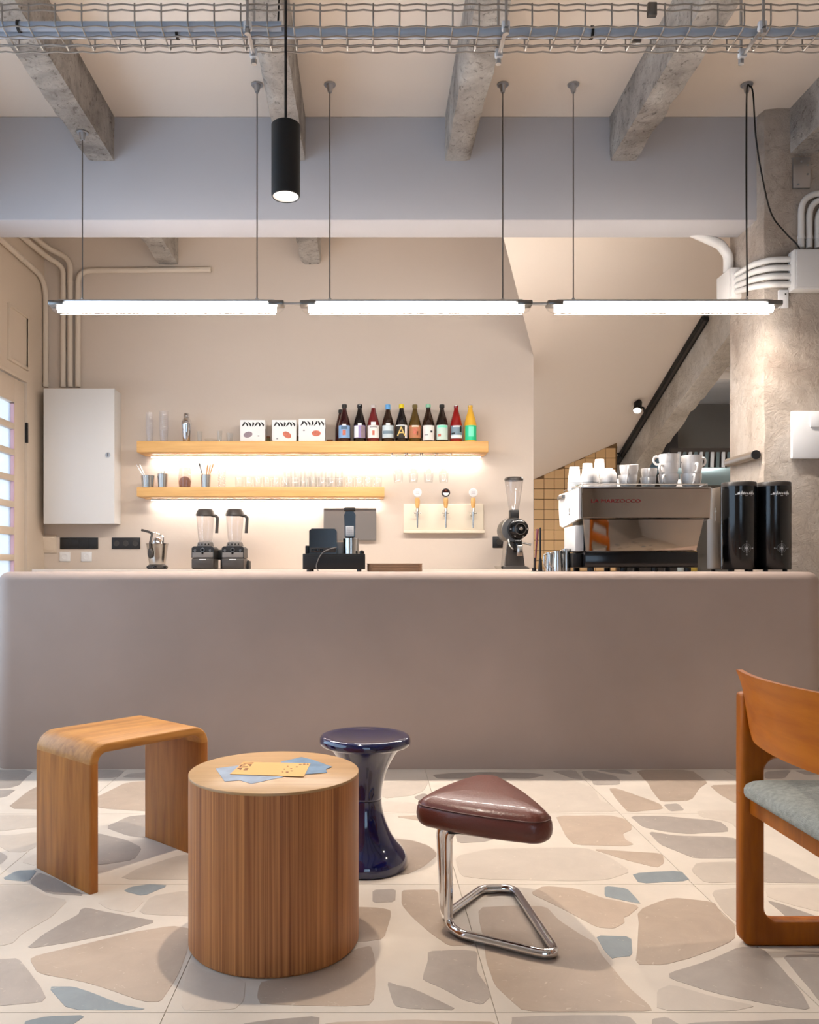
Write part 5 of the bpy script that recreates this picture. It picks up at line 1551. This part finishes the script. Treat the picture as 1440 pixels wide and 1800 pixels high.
# ------------------------------------------------------------------ tall coffee grinder on the back counter
cg = thing('coffee_grinder', 'tall dark coffee grinder with clear hopper on the back counter', 'grinder', (px2x(903, 5.95), 5.95, Z_BC + .0005))
s = 5.95 / F
b = NB(); prism(b, [(-24, 0), (22, 0), (22, 2.5), (16, 5), (-18, 5), (-24, 2.5)], -.12, .10, Matrix.Diagonal((s, 1, s, 1)) @ XZ); obj('foot', b, 'steel_dark', cg)
b = NB(); prism(b, [(-17, 5.2), (17, 5.2), (11, 52), (-12, 52)], -.06, .09, Matrix.Diagonal((s, 1, s, 1)) @ XZ); obj('column', b, 'charcoal', cg)
b = NB(); prism(b, [(-19, 5.2), (-17.1, 5.2), (-12.1, 52), (-14, 52)], -.062, .092, Matrix.Diagonal((s, 1, s, 1)) @ XZ); obj('side_trim', b, 'steel', cg)
RX = Matrix.Rotation(PI / 2, 4, 'X')
b = NB(); lathe(b, [(0, -.12), (.085, -.12), (.092, -.11), (.092, .06), (.085, .07), (0, .07)], 40, mat=Matrix.Translation((-3 * s, 0, 68 * s)) @ RX); obj('motor_drum', b, 'steel_dark', cg, smooth=50)
b = NB(); lathe(b, [(0, 0), (.072, 0), (.076, .006), (.07, .05), (.05, .058), (0, .058)], 40, mat=Matrix.Translation((4 * s, -.071, 69 * s)) @ RX); obj('burr_housing', b, 'black_gloss', cg, smooth=50)
b = NB(); lathe(b, [(.036, .0), (.042, .0), (.042, .012), (.036, .012)], 30, cap=False, mat=Matrix.Translation((6 * s, -.130, 69 * s)) @ RX); obj('adjust_ring', b, 'charcoal', cg)
b = NB(); lathe(b, [(0, 0), (.014, 0), (.012, .01), (0, .011)], 20, mat=Matrix.Translation((7 * s, -.130, 69 * s)) @ RX); obj('dial', b, 'chrome', cg)
for k in range(6):
    a = 2 * PI * k / 6
    b = NB(); lathe(b, [(0, 0), (.006, 0), (.006, .005), (0, .005)], 10, mat=Matrix.Translation((4 * s + .06 * math.cos(a), -.123, 69 * s + .06 * math.sin(a))) @ RX); obj('bolt', b, 'steel', cg)
b = NB(); box(b, -.014, .040, -.13, -.05, 30 * s, 50 * s, .01); obj('chute', b, 'black_gloss', cg)
b = NB(); box(b, -.0, .042, -.135, -.085, 22 * s, 41 * s, .004); obj('dosing_cup', b, 'steel', cg)
b = NB(); cyl(b, (.04, -.09, 46 * s), (.09, -.11, 43 * s), .006, 10); cyl(b, (.09, -.11, 43 * s), (.105, -.115, 41.5 * s), .008, 10); obj('bag_lever', b, 'steel_dark', cg)
b = NB(); tube(b, fillet([(-.05, -.075, 52 * s), (-.045, -.1, 40 * s), (-.02, -.105, 34 * s)], .03, 5), .006, 8); obj('hose', b, 'steel', cg)
b = NB(); box(b, -.03, .034, -.035, .035, 88.5 * s, 104 * s, .006); obj('hopper_neck', b, 'black_plastic', cg)
b = NB(); lathe(b, [(.034, 104.2 * s), (.042, 112 * s), (.064, 150 * s), (.0665, 155 * s), (.065, 155 * s), (.0625, 150 * s), (.04, 112 * s), (.032, 104.2 * s)], 28, cap=False, mat=Matrix.Translation((.002, 0, 0))); obj('hopper', b, 'jug', cg, smooth=60)
b = NB(); lathe(b, [(0, 155.2 * s), (.068, 155.2 * s), (.069, 158 * s), (.06, 161 * s), (0, 161.5 * s)], 28, mat=Matrix.Translation((.002, 0, 0))); obj('hopper_lid', b, 'charcoal', cg, smooth=50)
# white bowl beside it
b = NB(); lathe(b, [(0, 0), (.02, 0), (.035, .02), (.033, .02), (.018, .004), (0, .004)], 20, cap=False)
tag(obj('steel_scoop', b, 'steel', None, loc=(px2x(877, 5.86), 5.86, Z_BC + .0005)), 'small steel scoop dish at the foot of the tall grinder', 'dish')

# ------------------------------------------------------------------ till: cash drawer, printer, terminal, steel tin
YC = 4.32
ZB = Z_BAR + .0005
cd = thing('cash_drawer', 'black cash drawer on the bar', 'cash drawer', (px2x(532, YC), YC, ZB))
s = YC / F
W, H = 110 * s, (1004.5 - 973) * s
b = NB(); box(b, 0, W, .004, .27, .012, H, .004); obj('case', b, 'black_plastic', cd)
b = NB(); box(b, .006, W - .006, -.004, .0035, .016, H - .012, .002); obj('drawer_front', b, 'black_matt', cd)
for x in (.02, W - .045):
    for y in (.01, .24):
        b = NB(); cyl(b, (x + .012, y + .01, 0), (x + .012, y + .01, .0118), .012, 12); obj('foot', b, 'black_gloss', cd)
zt = ZB + H + .0005
rp_ = thing('receipt_printer', 'black receipt printer on the left of the cash drawer', 'printer', (px2x(543, YC), YC + .02, zt))
W2, H2 = 49 * s, 44 * s
b = NB(); prism(b, [(0, .0), (W2, 0), (W2, H2 * .9), (W2 - .012, H2), (.012, H2), (0, H2 * .92)], 0, .15, XZ); obj('case', b, 'black_gloss', rp_)
b = NB(); box(b, .006, W2 - .004, -.004, -.0005, .006, H2 * .24, .001); pnl = obj('button_panel', b, 'charcoal', rp_)
for k in range(3):
    b = NB(); box(b, .014 + k * .022, .03 + k * .022, -.006, -.0042, .012, .026, .001); obj('button', b, 'black_gloss', pnl)
b = NB(); box(b, .01, W2 - .01, .02, .06, H2 + .0002, H2 + .003, .001); obj('paper_slot', b, 'grey_plate', rp_)
b = NB(); box(b, -.022, -.001, .02, .12, 0, H2 * .33, .003); obj('side_plug', b, 'black_matt', rp_)
b = NB(); tube(b, smooth_path([at(592, 962, YC - .005), at(578, 966, YC - .012), at(566, 973, YC - .014), at(559, 985, YC - .014), at(556, 997, YC - .014), at(560, 1003.6, YC - .016)]), .0028, 6)
tag(obj('till_cable', b, 'grey_plate'), 'grey cable hanging over the front of the cash drawer', 'cable')
tn = thing('steel_tin', 'brushed steel tin on the cash drawer', 'tin', (px2x(617, YC + .05), YC + .06, zt))
b = NB(); lathe(b, [(0, 0), (14 * s, 0), (14 * s, 27 * s), (13.4 * s, 27 * s), (13.4 * s, .003), (0, .003)], 32, cap=False); obj('tin_body', b, 'steel', tn, smooth=50)
b = NB(); lathe(b, [(14.3 * s, 25.5 * s), (14.3 * s, 27.2 * s)], 32, cap=False); obj('rim', b, 'chrome', tn, smooth=50)
ct_ = thing('card_terminal', 'black handheld scanner standing in the steel tin', 'terminal', (px2x(615, YC + .06), YC + .062, zt + .004))
b = NB(); prism(b, [(-9 * s, 28 * s), (9.5 * s, 28 * s), (10.5 * s, 68 * s), (7 * s, 74 * s), (-7 * s, 74 * s), (-10 * s, 68 * s)], -.014, .022, XZ); obj('grip', b, 'black_gloss', ct_)
b = NB(); box(b, -10.5 * s, 10.5 * s, -.022, .03, 74.2 * s, 81 * s, .006); obj('scan_head', b, 'charcoal', ct_)
b = NB(); box(b, -7 * s, 7.2 * s, -.0165, -.0145, 30 * s, 48 * s, .001); obj('keypad', b, 'white_paper', ct_)
for r0 in range(4):
    for c0 in range(3):
        b = NB(); box(b, (-5 + c0 * 3.6) * s, (-2.2 + c0 * 3.6) * s, -.0178, -.0166, (31.5 + r0 * 4) * s, (34 + r0 * 4) * s); obj('key', b, 'cabinet_white', ct_, smooth=0)
b = NB(); box(b, -8 * s, 8 * s, -.01, .016, .0, 27.8 * s, .004); obj('battery_grip', b, 'black_plastic', ct_)
b = NB(); lathe(b, [(0, 0), (7 * s, 0), (7.6 * s, 21 * s), (7.2 * s, 21 * s), (6.6 * s, .003), (0, .003)], 20, cap=False)
tag(obj('paper_cup', b, 'white_paper', None, loc=(px2x(597.5, YC + .09), YC + .10, zt)), 'small white paper cup between printer and steel tin', 'cup')
b = NB(); lathe(b, [(0, 0), (.013, 0), (.014, .012), (.006, .018), (0, .018)], 16)
tag(obj('counter_bell', b, 'black_gloss', None, loc=(px2x(636, YC + .02), YC + .03, zt)), 'small black knob on the right end of the cash drawer', 'knob')
# stacked serving trays
YTy = 4.33
for k in range(4):
    t = NB(); w_ = 49.5 * YTy / F; 
    rim = rrect(-w_, w_, -.15, .15, .03, 5)
    inn = rrect(-w_ + .004, w_ - .004, -.146, .146, .029, 5)
    n = len(rim)
    lv = [(inn, 0.0), (rim, .0105), (rrect(-w_ + .003, w_ - .003, -.147, .147, .029, 5), .0105), (rrect(-w_ + .007, w_ - .007, -.143, .143, .027, 5), .002)]
    rg = [[t.verts.new((p[0], p[1], z_)) for p in pl_] for pl_, z_ in lv]
    for i in range(3):
        for q in range(n): t.faces.new((rg[i][q], rg[i][(q + 1) % n], rg[i + 1][(q + 1) % n], rg[i + 1][q]))
    t.faces.new(rg[0]); t.faces.new(rg[-1])
    o = obj('serving_tray', t, 'tray_brown', None, smooth=40, loc=(px2x(694.5, YTy), YTy + .16, ZB + k * .0108 + .0004))
    tag(o, ['lowest', 'second lowest', 'second highest', 'topmost'][k] + ' brown serving tray in the stack beside the cash drawer', 'tray', 'stacked serving trays')

# ------------------------------------------------------------------ espresso machine seen from its back
YE = 4.30
em = thing('espresso_machine', 'large polished espresso machine with mirrored back panel', 'espresso machine', (px2x(1136, YE), YE, ZB))
s = YE / F
def ex(x): return (x - 1136) * s
def ez(y): return (1004.3 - y) * s
b = NB(); box(b, ex(1029), ex(1229), .01, .36, ez(997), ez(969), .006); obj('base', b, 'black_gloss', em)
b = NB(); box(b, ex(1013), ex(1028.7), .06, .36, ez(997), ez(972), .004); obj('drip_tray', b, 'black_matt', em)
for x in (1042, 1100, 1155, 1214):
    for y in (.04, .33):
        b = NB(); cyl(b, (ex(x), y, 0), (ex(x), y, ez(997.2)), .018, 16); obj('foot', b, 'black_plastic', em)
# lower back panel leans in, upper panel stands proud
def slab(p_bot, p_top, y_bot, y_top, depth, name, mat, par, bev=.003):
    """panel from bottom edge (x0,x1,z) to top edge, leaning"""
    t = NB()
    (x0, x1, z0), (u0, u1, z1) = p_bot, p_top
    v = [t.verts.new(c_) for c_ in ((x0, y_bot, z0), (x1, y_bot, z0), (u1, y_top, z1), (u0, y_top, z1), (x0, y_bot + depth, z0), (x1, y_bot + depth, z0), (u1, y_top + depth, z1), (u0, y_top + depth, z1))]
    for f in ((0, 1, 2, 3), (4, 5, 6, 7), (0, 1, 5, 4), (2, 3, 7, 6), (1, 2, 6, 5), (0, 3, 7, 4)): t.faces.new([v[i] for i in f])
    bmesh.ops.bevel(t, geom=list(t.edges), offset=bev, segments=2, profile=.5, affect='EDGES')
    return obj(name, t, mat, par)
slab((ex(1033), ex(1228), ez(968.7)), (ex(1026), ex(1239), ez(911.5)), .03, .004, .016, 'lower_back_panel', 'mirror_panel', em)
ub = slab((ex(1023), ex(1247), ez(911)), (ex(1022), ex(1250), ez(857)), -.012, -.004, .018, 'upper_back_panel', 'mirror_panel', em, .005)
lettering('maker_lettering', 'LA MARZOCCO', .026, 'red_print', em, (ex(1082), -.0098, ez(880.5)), (PI / 2 - .02, 0, 0), 1.42)
b = NB(); box(b, ex(1034), ex(1226), .048, .33, ez(968.7), ez(912), .004); obj('inner_body', b, 'steel_dark', em)
b = NB(); box(b, ex(1022), ex(1248), .016, .40, ez(910), ez(860), .006); obj('upper_body', b, 'steel', em)
# side cheek: white panel with the script mark
def cheek(x, name):
    t = NB()
    pts = [(.0, ez(857)), (.45, ez(856)), (.455, ez(882)), (.43, ez(916)), (.36, ez(921)), (.0, ez(911))]
    prism(t, pts, 0, .012, Matrix(((0, 0, 1, 0), (1, 0, 0, 0), (0, 1, 0, 0), (0, 0, 0, 1))))
    bmesh.ops.translate(t, verts=t.verts, vec=(x, 0, 0))
    return obj(name, t, 'white_gloss', em, smooth=30)
ck = cheek(ex(1022) - .0125, 'side_panel'); cheek(ex(1248) + .0005, 'side_panel')
me = text_mesh('S', .055); me.materials.clear(); me.materials.append(MATS['ink'])
o = bpy.data.objects.new('side_mark', me); C.objects.link(o); o.parent = em; o.location = (ex(1022) - .0132, .20, ez(895)); o.rotation_euler = (PI / 2, 0, -PI / 2)
b = NB(); box(b, ex(1016), ex(1032), .06, .30, ez(968), ez(922), .004); obj('lower_side_panel', b, 'cabinet_white', em)
b = NB(); box(b, ex(1012), ex(1021), .30, .42, ez(867), ez(860), .004); obj('side_handle', b, 'steel_dark', em)
b = NB(); box(b, ex(1021), ex(1250), .0, .42, ez(857), ez(854.6), .002); obj('cup_rail_plate', b, 'steel', em)
b = NB(); tube(b, fillet([(ex(1024), .41, ez(850)), (ex(1024), .012, ez(850)), (ex(1247), .012, ez(850)), (ex(1247), .41, ez(850))], .02, 4), .003, 8)
for x in (1026, 1245):
    cyl(b, (ex(x), .014, ez(855)), (ex(x), .014, ez(850)), .003, 8)
obj('cup_rail', b, 'chrome', em)
for k, xg in enumerate((1075, 1195)):
    b = NB(); cyl(b, (ex(xg), .42, ez(925)), (ex(xg), .42, ez(900)), .035, 20); cyl(b, (ex(xg), .42, ez(932)), (ex(xg), .42, ez(925.2)), .036, 20); box(b, ex(xg) - .03, ex(xg) + .03, .33, .40, ez(925), ez(905), .004); obj('brew_group', b, 'chrome', em)
    b = NB(); cyl(b, (ex(xg), .456, ez(929)), (ex(xg), .58, ez(933)), .012, 12); obj('portafilter_handle', b, 'black_gloss', em)
ztop = ZB + ez(854.6) + .0005
# ------------------------------------------------------------------ cups on the machine
b = NB(); lathe(b, [(0, 0), (.027, 0), (.029, .003), (.036, .016), (.0405, .036), (.0415, .058), (.0395, .058), (.038, .036), (.033, .016), (.026, .006), (0, .005)], 28, cap=False)
cup_me = finish(b, 60); cup_me.materials.append(MATS['porcelain']); cup_me.name = 'cup_bowl'
b = NB(); tube(b, smooth_path([(.036, 0, .046), (.055, 0, .05), (.062, 0, .034), (.052, 0, .018), (.032, 0, .018)], 4), .0048, 8)
hd_me = finish(b, 60); hd_me.materials.append(MATS['porcelain']); hd_me.name = 'cup_handle'
def cup(X, Y, Z, rz, label, sc_=1.0, tilt=0.0, flip=False):
    t = thing('coffee_cup', label, 'cup', (X, Y, Z + (.058 * sc_ if flip else 0)), rz, 'white cups on the espresso machine')
    t.scale = (sc_, sc_, sc_)
    t.rotation_euler = (PI if flip else 0, tilt, rz)
    obj('bowl', cup_me, None, t); obj('handle', hd_me, None, t)
    return t
YCp = YE + .10
k_ = YCp / F
def cx_(xp): return px2x(xp, YCp)
cup(cx_(1104), YCp, ztop, -PI * .62, 'white cup under the tilted one, third pair from the left on the machine', 1.2)
cup(cx_(1106), YCp - .002, ztop + .057, -PI * .62, 'tilted white cup on top of another, third pair from the left', 1.2, tilt=.15)
cup(cx_(1140), YCp, ztop, -PI * .6, 'lower white cup of the low pair in the middle of the machine', 1.0)
cup(cx_(1141), YCp, ztop + .0465, -PI * .6, 'upper white cup of the low pair in the middle of the machine', 1.02)
cup(cx_(1175), YCp, ztop, -PI * .72, 'bottom white cup of the tall stack with a handle turned left', 1.28)
cup(cx_(1175), YCp, ztop + .058, -PI * .8, 'middle white cup of the tall stack with a handle turned left', 1.28)
cup(cx_(1176), YCp, ztop + .108, PI * .95, 'topmost white cup with its handle turned to the left', 1.28)
cup(cx_(1215), YCp, ztop, -PI * .55, 'bottom white cup of the rightmost stack on the machine', 1.32)
cup(cx_(1216), YCp, ztop + .060, -PI * .5, 'middle white cup of the rightmost stack on the machine', 1.32)
cup(cx_(1216), YCp, ztop + .100, PI * .05, 'top white cup of the rightmost stack on the machine', 1.3)
cup(cx_(1106), YCp + .14, ztop, .4, 'white cup in the back row behind the tilted cup', 1.1, flip=True)
cup(cx_(1205), YCp + .16, ztop, 1.4, 'white cup in the back row behind the right stacks', 1.1, flip=True)
def bowl(xp, label, sc_=1.0, n=2, Y=YCp):
    t = thing('bowl_stack', label, 'bowls', (px2x(xp, Y), Y, ztop))
    for k in range(n):
        b = NB(); r = .047 * sc_; z0 = k * .03
        lathe(b, [(r, z0), (r * .985, z0 + .024), (r * .93, z0 + .045), (r * .72, z0 + .066), (r * .45, z0 + .074), (r * .45, z0 + .079), (0, z0 + .079)] if k == n - 1 else [(r, z0), (r * .985, z0 + .026), (r * .9, z0 + .0295), (r * .6, z0 + .0295), (r * .9, z0 + .01)], 28, cap=False); obj('bowl', b, 'porcelain', t, smooth=50)
    return t
bowl(1037, 'two upturned white bowls, left pair on the espresso machine', 1.02)
bowl(1070, 'two upturned white bowls, right pair on the espresso machine', .98)
def paper_stack(xp, H, r, label, Y):
    t = thing('paper_cup_stack', label, 'paper cups', (px2x(xp, Y), Y, ztop))
    b = NB(); lathe(b, [(r, 0), (r + .0015, .003), (r * .8, .085), (r * .78, .088), (0, .0885)] if H < .09 else [(r, 0), (r + .0015, .003), (r * .97, H - .075), (r * .76, H - .002), (0, H)], 24, cap=False); obj('top_cup', b, 'white_paper', t, smooth=40)
    k = 1
    while k * .011 < H - .085:
        b = NB(); lathe(b, [(r + .0006, k * .011), (r + .003, k * .011 + .002), (r + .0006, k * .011 + .004)], 24, cap=False); obj('cup_rim', b, 'white_paper', t, smooth=40); k += 1
    return t
paper_stack(1010, .137, .036, 'tall stack of white paper cups at the left end of the machine', YCp + .16)
paper_stack(1033, .158, .034, 'second stack of white paper cups behind the bowls', YCp + .17)
paper_stack(1054, .185, .032, 'tallest stack of white paper cups in the back row', YCp + .20)
# ------------------------------------------------------------------ two black-fronted bean grinders at the right
def bean(xp0, xp1, label):
    Y = 4.26
    s = Y / F
    r = (xp1 - xp0) / 2 * s
    X = px2x((xp0 + xp1) / 2, Y)
    t = thing('bean_dispenser', label, 'dispenser', (X, Y + r, ZB), 0, 'black dispensers at the pillar')
    h = lambda y: (1004.5 - y) * s
    b = NB(); lathe(b, [(r * .97, h(1001)), (r, h(999)), (r, h(853))], 48); obj('drum', b, 'black_gloss', t, smooth=50)
    b = NB(); lathe(b, [(r * .985, h(852.9)), (r * .985, h(846)), (r * .95, h(845)), (0, h(844.6))], 48, cap=False); obj('lid', b, 'charcoal', t, smooth=50)
    b = NB(); box(b, -r, r, r * .3, .29 - r, h(1000), h(851), .006); obj('grey_body', b, 'grey_body', t)
    b = NB(); box(b, -r - .0015, -r - .0002, r * .9, r * .9 + .004, h(912), h(888)); box(b, -r - .0015, -r - .0002, r * .9 - .008, r * .9 + .010, h(896), h(893)); obj('side_mark', b, 'white_print', t, smooth=0)
    for x in (-r * .6, r * .6):
        for y in (-r * .2, .2):
            b = NB(); cyl(b, (x, y, 0), (x, y, h(1000.8)), .012, 12); obj('foot', b, 'black_plastic', t)
    # white brush lettering near the top, compass emblem below; both hug the drum
    def on_drum(poly, name, mat, rr=None):
        rr = r + .0007 if rr is None else rr
        m = NB(); vs = [m.verts.new((rr * math.sin(u / r), -rr * math.cos(u / r), z)) for u, z in poly]
        m.faces.new(vs); obj(name, m, mat, t, smooth=0)
    zc = h(866); rnd = random.Random(int(xp0))
    strokes = [(-.052, .0, .012), (-.043, .012, .016), (-.036, .016, .014), (-.026, .02, .02), (-.016, .014, .016), (-.006, .012, .012), (.004, .010, .012), (.014, .014, .014), (.023, .020, .02), (.031, .022, .018), (.040, .010, .012)]
    for (u, hh, ww) in strokes:
        z0 = zc - .008; z1 = zc - .004 + hh * .8
        on_drum([(u - ww * .28, z0), (u + ww * .22, z0), (u + ww * .30, (z0 + z1) / 2), (u + ww * .18, z1), (u - ww * .02, (z0 + z1) / 2 + .002)], 'script_stroke', 'white_print')
    on_drum([(-.03, zc - .013), (.0, zc - .016), (.03, zc - .012), (.03, zc - .0105), (.0, zc - .0135), (-.03, zc - .0112)], 'script_underline', 'white_print')
    ze = h(963); R0 = .0235
    for q in range(24):
        a0, a1 = 2 * PI * q / 24, 2 * PI * (q + 1) / 24
        for (ra, rb) in ((R0 * .92, R0), (R0 * .55, R0 * .62)):
            on_drum([(ra * math.cos(a0), ze + ra * math.sin(a0)), (rb * math.cos(a0), ze + rb * math.sin(a0)), (rb * math.cos(a1), ze + rb * math.sin(a1)), (ra * math.cos(a1), ze + ra * math.sin(a1))], 'emblem_ring', 'grey_print')
    for q in range(8):
        a = 2 * PI * q / 8; L = R0 * (1.45 if q % 2 == 0 else .9); w_ = .0026
        ca, sa = math.cos(a), math.sin(a)
        on_drum([(-sa * w_, ze + ca * w_), (L * ca, ze + L * sa), (sa * w_, ze - ca * w_)], 'emblem_ray', 'white_print' if q % 2 == 0 else 'grey_print', r + .0011)
    for q in range(4):
        a = PI / 2 * q; cx, cz = R0 * 1.5 * math.cos(a), R0 * 1.5 * math.sin(a)
        on_drum([(cx - .0028, ze + cz), (cx, ze + cz - .0034), (cx + .0028, ze + cz), (cx, ze + cz + .0034)], 'emblem_letter', 'white_print', r + .0013)
    return t
bean(1283, 1342.5, 'black cylindrical coffee dispenser with white emblem, left of the pair')
bean(1346, 1403.5, 'black cylindrical coffee dispenser with white emblem, at the pillar')
# ------------------------------------------------------------------ milk pitchers and the slim tap beside the machine
def pitcher(xp, Y, r, H, label):
    t = thing('milk_pitcher', label, 'pitcher', (px2x(xp, Y), Y, ZB), 0, 'steel pitchers beside the machine')
    b = NB(); lathe(b, [(0, 0), (r, 0), (r * 1.02, H * .35), (r * .82, H * .8), (r * .9, H), (r * .86, H), (r * .78, H * .8), (r * .96, H * .35), (r * .94, .003), (0, .003)], 28, cap=False); obj('jug', b, 'steel', t, smooth=60)
    b = NB(); tube(b, smooth_path([(-r * .8, -.01, H * .9), (-r * 1.5, -.02, H * .85), (-r * 1.5, -.02, H * .35), (-r * .95, -.01, H * .2)], 5), .004, 8); obj('handle', b, 'steel', t)
    b = NB(); prism(b, [(r * .8, -.008), (r * 1.2, 0), (r * .8, .008)], H * .86, H); obj('spout', b, 'steel', t)
    return t
pitcher(980, 4.40, .029, .112, 'tall steel milk pitcher, front one beside the espresso machine')
pitcher(995, 4.45, .025, .125, 'steel milk pitcher closest to the espresso machine')
pitcher(966, 4.46, .022, .105, 'narrow steel milk pitcher behind the slim black tap')
pitcher(976, 4.55, .03, .10, 'steel milk pitcher at the back, half hidden')
sp = thing('slim_tap', 'slim black upright tap on the bar left of the pitchers', 'tap', (px2x(950, 4.38), 4.38, ZB))
b = NB(); box(b, -.045, .02, -.03, .03, 0, .004, .0015); cyl(b, (0, 0, .004), (0, 0, .07), .0125, 16, .008); obj('base', b, 'black_matt', sp)
b = NB(); cyl(b, (0, 0, .0702), (0, 0, .232), .0052, 12); cyl(b, (0, 0, .232), (0, 0, .238), .0052, 12, .002); obj('pipe', b, 'black_matt', sp)
b = NB(); cyl(b, (-.03, 0, .004), (-.03, 0, .075), .004, 10); cyl(b, (-.033, -.0, .0045), (-.033, 0, .02), .012, 12); obj('lever', b, 'black_matt', sp)
b = NB(); cyl(b, (0, 0, 0), (.012, 0, .17), .005, 10); cyl(b, (.0121, 0, .1705), (.0165, 0, .235), .0075, 10)
tag(obj('wooden_brush', b, 'gl_rose', None, loc=(px2x(940, 4.5), 4.5, ZB)), 'red-brown stick leaning behind the slim black tap', 'stick')
# ------------------------------------------------------------------ kitchen seen past the machine
hd = thing('exhaust_hood', 'steel kitchen hood with slanted baffle filters', 'hood', (3.62, 9.5, px2z(853, 9.5)))
b = NB(); box(b, 0, 1.5, 0, .03, 0, px2z(822, 9.5) - px2z(853, 9.5), .004); obj('front_lip', b, 'hood_steel', hd)
zf = px2z(822, 9.5) - px2z(853, 9.5)
b = NB(); box(b, 0, 1.5, .26, 1.0, zf, zf + .215, .004); obj('canopy', b, 'hood_steel', hd)
for k in range(22):
    b = NB(); box(b, -.02, .02, -.012, .012, 0, .31, .006, mat=Matrix.Translation((.04 + k * .066, .05, zf + .002)) @ Matrix.Rotation(R(-38), 4, 'X') @ Matrix.Rotation(R(16), 4, 'Y')); obj('baffle', b, 'white_metal' if k % 2 == 0 else 'hood_steel', hd)
b = NB(); box(b, 0, 1.5, .20, .21, zf, zf + .26); obj('filter_back', b, 'dark_wall', hd, smooth=0)
b = NB(); box(b, .0, 1.5, .03, .05, zf - .002, zf + .006); box(b, 1.35, 1.41, .4, .46, zf + .216, 3.234 - hd.location.z - .001); obj('duct', b, 'hood_steel', hd, smooth=0)
kt = thing('prep_table', 'steel prep table in the kitchen beyond the machine', 'table', (3.2, 9.2, 0))
b = NB(); box(b, 0, 1.9, 0, .7, .93, .97, .004); obj('top', b, 'hood_steel', kt)
for (x, y) in ((.03, .03), (1.83, .03), (.03, .63), (1.83, .63)):
    b = NB(); box(b, x, x + .04, y, y + .04, 0, .9295); obj('leg', b, 'steel_dark', kt, smooth=0)
def jar(X, Y, r, H, mat, label, lid, z=.9705):
    t = thing('food_container', label, 'container', (X, Y, z))
    b = NB(); lathe(b, [(r * .92, 0), (r, .01), (r, H * .8), (r * .8, H * .9)], 24); obj('tub', b, mat, t, smooth=40)
    b = NB(); lathe(b, [(r * .85, H * .9 + .0005), (r * .85, H), (0, H)], 24); obj('lid', b, lid, t, smooth=40)
jar(3.745, 9.36, .06, .27, 'yellow_pack', 'yellow tub seen in the gap right of the espresso machine', 'white_paper')
jar(3.75, 9.60, .075, .52, 'cream', 'tall pale container behind the yellow tub', 'yellow_pack')

kl = thing('kitchen_fill_lamp', 'unseen fill lamp added on the kitchen ceiling behind the pillar', 'lamp', (4.3, 7.6, 3.234))  # hidden lamp added to brighten the dark kitchen
b = NB(); box(b, -.3, .3, -.3, .3, -.03, -.0005, .004); obj('frame', b, 'white_metal', kl)
b = NB(); box(b, -.28, .28, -.28, .28, -.0325, -.0305); obj('diffuser', b, 'kitchen_fill_glow', kl, smooth=0)
